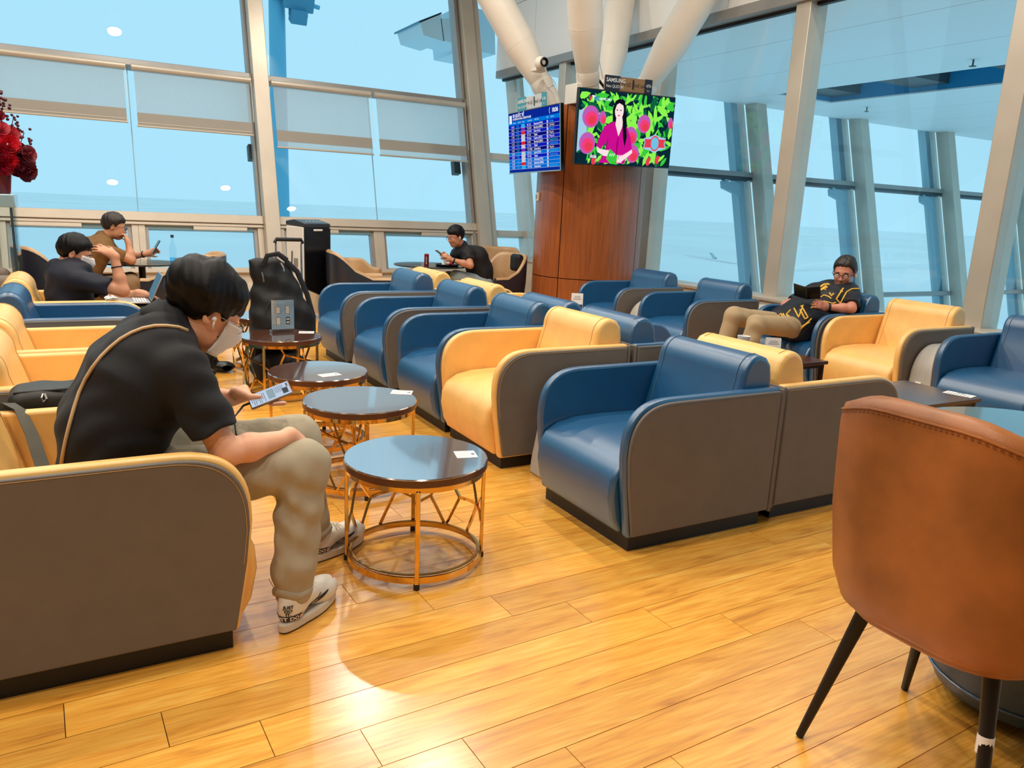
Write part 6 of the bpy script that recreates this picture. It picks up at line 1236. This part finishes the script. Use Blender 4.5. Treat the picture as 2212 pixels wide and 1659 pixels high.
# --- man resting his forehead on his hand, laptop on his lap
hL = Head(aty(163, 549, 6.28), (0.93, -0.14, -0.30), (0.25, 0, 1), 1.0); nkL = hL.w((-0.075, 0, -0.145))
sN = A3((0.00, 6.10, 0.80)); eN = aty(266, 628, 6.045); wN = aty(245, 551, 6.09); sF = A3((0.00, 6.50, 0.80)); eF = A3((0.22, 6.54, 0.62)); wF = A3((0.42, 6.44, 0.66))
kn = [(A3((0.02, 6.20, 0.50)), A3((0.50, 6.20, 0.53)), A3((0.74, 6.32, 0.10))), (A3((0.02, 6.42, 0.50)), A3((0.52, 6.46, 0.53)), A3((0.92, 6.53, 0.10)))]
hN = hand(wN, aty(205, 531, 6.14)-wN, (0.4, -0.8, 0.5), 1, curl=0.40, sc=0.98, thumb=1.0, spread=0.2)
lm = build_man('man in a navy shirt and face mask resting his forehead on his hand', (0.1, 6.3, 0), hL, nkL, [((-0.02, 6.30, 0.53), 0.125), ((-0.05, 6.30, 0.66), 0.125), ((-0.03, 6.30, 0.78), 0.125), ((0.0, 6.30, 0.83), 0.09)], 0.07, (0, 1, 0), [(sN, eN, wN), (sF, eF, wF)], kn, SK2, mat('navy_shirt', (14, 20, 40), 0.7), mat('black_trousers', (18, 18, 22), 0.7), M_hair, sleeve=0.70,
               hands=[hN, hand(wF, (0.9, -0.1, -0.25), (0.2, 0, 1), -1, curl=0.4)], hair=dict(t=0.016, line=((-0.14, -0.088), (-0.07, -0.084), (-0.045, -0.062), (-0.026, -0.02), (-0.006, 0.026), (0.008, 0.002), (0.022, 0.004), (0.034, 0.032), (0.062, 0.046), (0.11, 0.05))), shoe_m=mat('black_shoe', (16, 16, 18), 0.35))
face_mask(lm, hL); eyes(lm, hL)
bx = unit(wN-eN); q1 = unit(np.cross(bx, (0, 1, 0))); q2 = np.cross(bx, q1); cw = lerp(eN, wN, 0.66); lm.mesh(MB().tube([cw+(q1*math.cos(a)+q2*math.sin(a))*0.034 for a in np.linspace(0, 2*PI, 20, endpoint=False)], 0.0045, 6, closed=True), 'wristband', M_black, smooth=True)
lp0 = A3((0.335, 6.33, 0.615)); lt = thing('laptop', 'open silver laptop on the lap of the man in the face mask', 'laptop', tuple(lp0), 0.0)
M_alu = mat('laptop_silver', (198, 204, 210), 0.3, 0.7)
MB().box2((-0.10, -0.16, 0.0), (0.13, 0.16, 0.014)).build('laptop_base', M_alu, lt, bevel=0.004); 
for r_ in range(5): 
    for c_ in range(12): pass
kb = MB()
for r_ in range(5):
    for c_ in range(12): kb.box((0.03+0.018*r_, -0.125+0.0228*c_, 0.0148), (0.013, 0.017, 0.0015))
o = kb.build('keyboard_keys', mat('key_grey', (226, 228, 232), 0.5), lt, fix=False); o['kind'] = 'stuff'
Rl = Matrix.Rotation(0.42, 3, 'Y'); MB().box(Vector((0.135, 0, 0.016))+Rl @ Vector((0, 0, 0.105)), (0.007, 0.32, 0.21), Rl).build('laptop_lid', M_alu, lt, bevel=0.003)
MB().box(Vector((0.135, 0, 0.016))+Rl @ Vector((-0.0042, 0, 0.105)), (0.001, 0.30, 0.19), Rl).build('laptop_screen', emat('laptop_glow', (120, 170, 196), 0.5), lt)
# --- man in the brown shirt at the window
hB = Head(aty(247, 490, 8.9), (0.93, -0.12, -0.22), (0.12, 0, 1), 1.0); nkB = hB.w((-0.075, 0, -0.14))
sN = aty(222, 540, 8.72); eN = aty(284, 562, 8.74); wN = aty(277, 524, 8.80); sF = A3((sN[0]+0.06, 9.12, sN[2]+0.02)); eF = A3((0.40, 9.18, 0.70)); wF = aty(318, 548, 9.05)
bm2 = build_man('man in a brown polo shirt by the window, fist at his mouth', (0.1, 8.9, 0), hB, nkB, [((0.05, 8.9, 0.46), 0.135), ((0.07, 8.9, 0.62), 0.14), ((0.16, 8.9, 0.78), 0.14), ((nkB[0]-0.03, 8.9, nkB[2]-0.07), 0.10)], 0.075, (0, 1, 0), [(sN, eN, wN), (sF, eF, wF)],
                [(A3((0.05, 8.8, 0.45)), A3((0.50, 8.78, 0.50)), A3((0.48, 8.78, 0.1))), (A3((0.05, 9.0, 0.45)), A3((0.50, 9.02, 0.50)), A3((0.48, 9.02, 0.1)))], SK2, mat('brown_polo', (120, 84, 40), 0.75), mat('tan_trousers', (150, 122, 90), 0.8), M_hairb, res=0.011,
                hands=[hand(wN, aty(270, 508, 8.84)-wN, (0.9, -0.2, 0.2), 1, curl=1.5, sc=0.95), hand(wF, (0.8, 0, 0.35), (-0.2, 0.9, 0.3), -1, curl=0.9, sc=0.95)], hair=dict(t=0.016, line=((-0.14, -0.088), (-0.07, -0.084), (-0.045, -0.062), (-0.026, -0.02), (-0.006, 0.026), (0.008, 0.002), (0.022, 0.004), (0.034, 0.032), (0.062, 0.052), (0.11, 0.058))), sleeve=0.72, shoe_m=mat('black_shoe', (16, 16, 18), 0.35))
eyes(bm2, hB); glasses(bm2, hB, M_black, 0.019, 0.0018)
q = aty(336, 532, 9.03); phone('dark smartphone held up by the man in the brown shirt', q, (0.5, 0, 0.86), (-0.85, -0.15, 0.5), 0.15, 0.072, 0.009, (24, 30, 38), emat('phone_glow2', (150, 200, 220), 0.5))
wb = lerp(eF, wF, 0.86); d_ = unit(wF-eF); q1 = unit(np.cross(d_, (0, 0, 1))); q2 = np.cross(d_, q1); bm2.mesh(MB().tube([wb+(q1*math.cos(a)+q2*math.sin(a))*0.031 for a in np.linspace(0, 2*PI, 18, endpoint=False)], 0.007, 6, closed=True), 'watch', M_black, smooth=True)
# --- man in black at the round window table, facing left
hF = Head(aty(984, 512, 8.88), (-0.94, -0.22, -0.24), (-0.15, 0, 1), 1.0); nkF = hF.w((-0.075, 0, -0.145))
sN = aty(1012, 553, 8.72); eN = aty(1014, 575, 8.66); eN = A3((sN[0]-0.03, 8.60, 0.705)); wN = aty(974, 561, 8.70); sF = A3((sN[0]+0.02, 9.10, sN[2])); eF = A3((sN[0]-0.06, 9.14, 0.71)); wF = aty(966, 556, 8.92)
fm_ = build_man('young man in a black shirt leaning over the round window table', (4.6, 8.88, 0), hF, nkF, [((4.54, 8.88, 0.47), 0.12), ((4.52, 8.88, 0.62), 0.118), ((4.44, 8.88, 0.79), 0.118), ((nkF[0]+0.03, 8.88, nkF[2]-0.07), 0.085)], 0.065, (0, 1, 0), [(sN, eN, wN), (sF, eF, wF)],
                [(A3((4.53, 8.78, 0.46)), A3((4.12, 8.74, 0.56)), A3((4.24, 8.66, 0.1))), (A3((4.53, 8.98, 0.46)), A3((4.14, 9.0, 0.52)), A3((4.26, 9.0, 0.1)))], SK4, mat('black_tee', (12, 12, 20), 0.75), mat('grey_shorts', (150, 168, 176), 0.8), M_hair, res=0.010, sleeve=0.55, tr_to=0.0,
                hands=[hand(wN, (-0.75, 0.1, 0.55), (0.3, -0.9, 0.3), -1, curl=1.0, sc=0.95), hand(wF, (-0.75, -0.1, 0.5), (0.2, 0.9, 0.3), 1, curl=1.0, sc=0.95)], hair=dict(t=0.020, line=((-0.14, -0.088), (-0.07, -0.084), (-0.045, -0.062), (-0.026, -0.02), (-0.006, 0.026), (0.008, 0.002), (0.022, 0.004), (0.034, 0.032), (0.062, 0.044), (0.11, 0.048))), shoe_m=mat('black_shoe', (16, 16, 18), 0.35))
eyes(fm_, hF); glasses(fm_, hF, M_black, 0.019, 0.0018); earbud(fm_, hF, 1)
q = aty(952, 547, 8.80); phone('white backed smartphone held by the man at the round window table', q, (-0.62, 0.05, 0.5), (0.55, 0.1, 0.8), 0.15, 0.072, 0.009, (206, 208, 212))
wb = lerp(eN, wN, 0.84); d_ = unit(wN-eN); q1 = unit(np.cross(d_, (0, 0, 1))); q2 = np.cross(d_, q1); fm_.mesh(MB().tube([wb+(q1*math.cos(a)+q2*math.sin(a))*0.031 for a in np.linspace(0, 2*PI, 18, endpoint=False)], 0.010, 6, closed=True), 'watch', M_black, smooth=True)
jb = thing('shoulder_bag', 'black shoulder bag hanging behind the man at the round window table', 'bag', (4.98, 8.74, 0.62)); solid('bag_body', rbox((0, 0, 0.11), (0.10, 0.22, 0.22), 0.04), (-0.1, -0.16, -0.02), (0.1, 0.16, 0.26), 0.014, M_nyl, jb, 2)
# --- man in the black and yellow jersey reading, right
hJ = Head(aty(1824, 590, 4.62), (-0.86, -0.42, -0.20), (-0.06, -0.05, 1), 1.12); nkJ = hJ.w((-0.07, 0, -0.135))
sN = A3((5.93, 4.44, 0.80)); eN = A3((5.74, 4.29, 0.715)); wN = aty(1786, 664, 4.42); sF = A3((5.93, 4.84, 0.80)); eF = A3((5.66, 4.92, 0.66)); wF = aty(1748, 652, 4.74)
lgs = [(A3((5.46, 4.56, 0.52)), A3((4.86, 4.50, 0.575)), A3((4.70, 4.50, 0.1))), (A3((5.46, 4.76, 0.52)), A3((4.90, 4.80, 0.60)), A3((4.76, 4.82, 0.1)))]
M_jer = mat('black_jersey', (12, 14, 26), 0.6); M_jy = mat('jersey_yellow', (240, 190, 70), 0.55)
jm = build_man('man in glasses and a black and yellow jersey reading a dark folding device', (5.6, 4.65, 0), hJ, nkJ, [((5.46, 4.65, 0.53), 0.14), ((5.62, 4.63, 0.60), 0.138), ((5.82, 4.63, 0.73), 0.138), ((nkJ[0]-0.05, nkJ[1]+0.01, nkJ[2]-0.06), 0.10)], 0.08, (0, 1, 0), [(sN, eN, wN), (sF, eF, wF)], lgs, SK3, M_jer, mat('cargo_khaki', (176, 152, 118), 0.8), M_hairb, res=0.009, sleeve=0.78,
               hands=[hand(wN, aty(1745, 648, 4.44)-wN, (-0.3, -0.9, 0.15), -1, curl=0.9, sc=1.0), hand(wF, (-0.6, -0.4, 0.4), (-0.5, 0.6, 0.5), 1, curl=0.8, sc=1.0)], hair=dict(t=0.010, line=((-0.14, -0.088), (-0.07, -0.084), (-0.045, -0.062), (-0.026, -0.02), (-0.006, 0.026), (0.008, 0.002), (0.022, 0.004), (0.034, 0.032), (0.062, 0.066), (0.11, 0.078))), belly=((5.52, 4.58, 0.62), (0.18, 0.17, 0.11)), shoe_m=mat('black_shoe', (16, 16, 18), 0.35))
eyes(jm, hJ); glasses(jm, hJ, mat('navy_frame', (20, 30, 46), 0.3), 0.021, 0.0026); earbud(jm, hJ, 1)
def strokes(p, f, lines, m, r, nm, t0=2.0):
    for pts in lines:
        qs = []
        for (a, b) in zip(pts[:-1], pts[1:]):
            n = max(2, int(math.hypot(b[0]-a[0], b[1]-a[1])/3))
            for i in range(n): 
                q = march(f, a[0]+(b[0]-a[0])*i/n, a[1]+(b[1]-a[1])*i/n, t0, 9.0)
                if q is not None: qs.append(Vector(q+grad(f, q)*0.0015))
        if len(qs) > 2: p.mesh(MB().tube(qs, r, 5), nm, m)
def Z7(x, y): return (1480+x/3.016, 500+y/3.016)
yl = [[(600, 560), (625, 535), (640, 560), (620, 585), (650, 600)], [(880, 430), (905, 415), (935, 425), (960, 445)], [(820, 500), (845, 470), (870, 490)], [(940, 400), (955, 420), (975, 395)], [(1030, 370), (985, 440), (1010, 470), (1050, 395), (1085, 375), (1140, 372)], [(900, 455), (960, 470), (990, 460)], [(690, 510), (660, 540), (720, 585), (700, 620), (660, 560)], [(710, 500), (740, 560), (770, 480), (740, 495)], [(760, 490), (800, 560), (780, 570), (745, 500)], [(640, 535), (680, 620), (735, 650), (790, 600), (830, 560)], [(715, 655), (760, 620), (820, 585)], [(920, 350), (890, 375), (930, 380)], [(975, 415), (1000, 425)], [(1010, 385), (1035, 400)]]
strokes(jm, jm.shirt_f, [[Z7(*q) for q in l] for l in yl], M_jy, 0.0065, 'jersey_print')
strokes(jm, jm.shirt_f, [[Z7(*q) for q in l] for l in [[(880, 365), (900, 350), (925, 345), (950, 350)], [(885, 385), (905, 370), (940, 362)], [(870, 375), (890, 360)]]], M_jy, 0.012, 'jersey_sleeve_print')
wb = lerp(eN, wN, 0.90); d_ = unit(wN-eN); q1 = unit(np.cross(d_, (0, 0, 1))); q2 = np.cross(d_, q1); jm.mesh(MB().tube([wb+(q1*math.cos(a)+q2*math.sin(a))*0.033 for a in np.linspace(0, 2*PI, 18, endpoint=False)], 0.010, 6, closed=True), 'watch', M_black, smooth=True)
q = aty(1742, 633, 4.50); fd = bpy.data.objects.new('folding_device', None); COL.objects.link(fd); tag(fd, 'dark folding device in the hands of the jersey man', 'tablet'); fd.matrix_world = frame(Vector(q), Vector((-0.55, 0.8, -0.05)), Vector((0.62, 0.35, 0.7)))
for s in (-1, 1): MB().box(Vector((s*0.055, 0, 0.012)), (0.11, 0.155, 0.010), Matrix.Rotation(-s*0.25, 3, 'Y')).build('device_half', mat('device_black', (12, 13, 20), 0.3), fd, bevel=0.006)
MB().lathe([(0.006, -0.075), (0.006, 0.075)], 12, axis=(0, 1, 0)).build('device_hinge', M_gasket, fd, auto=40)
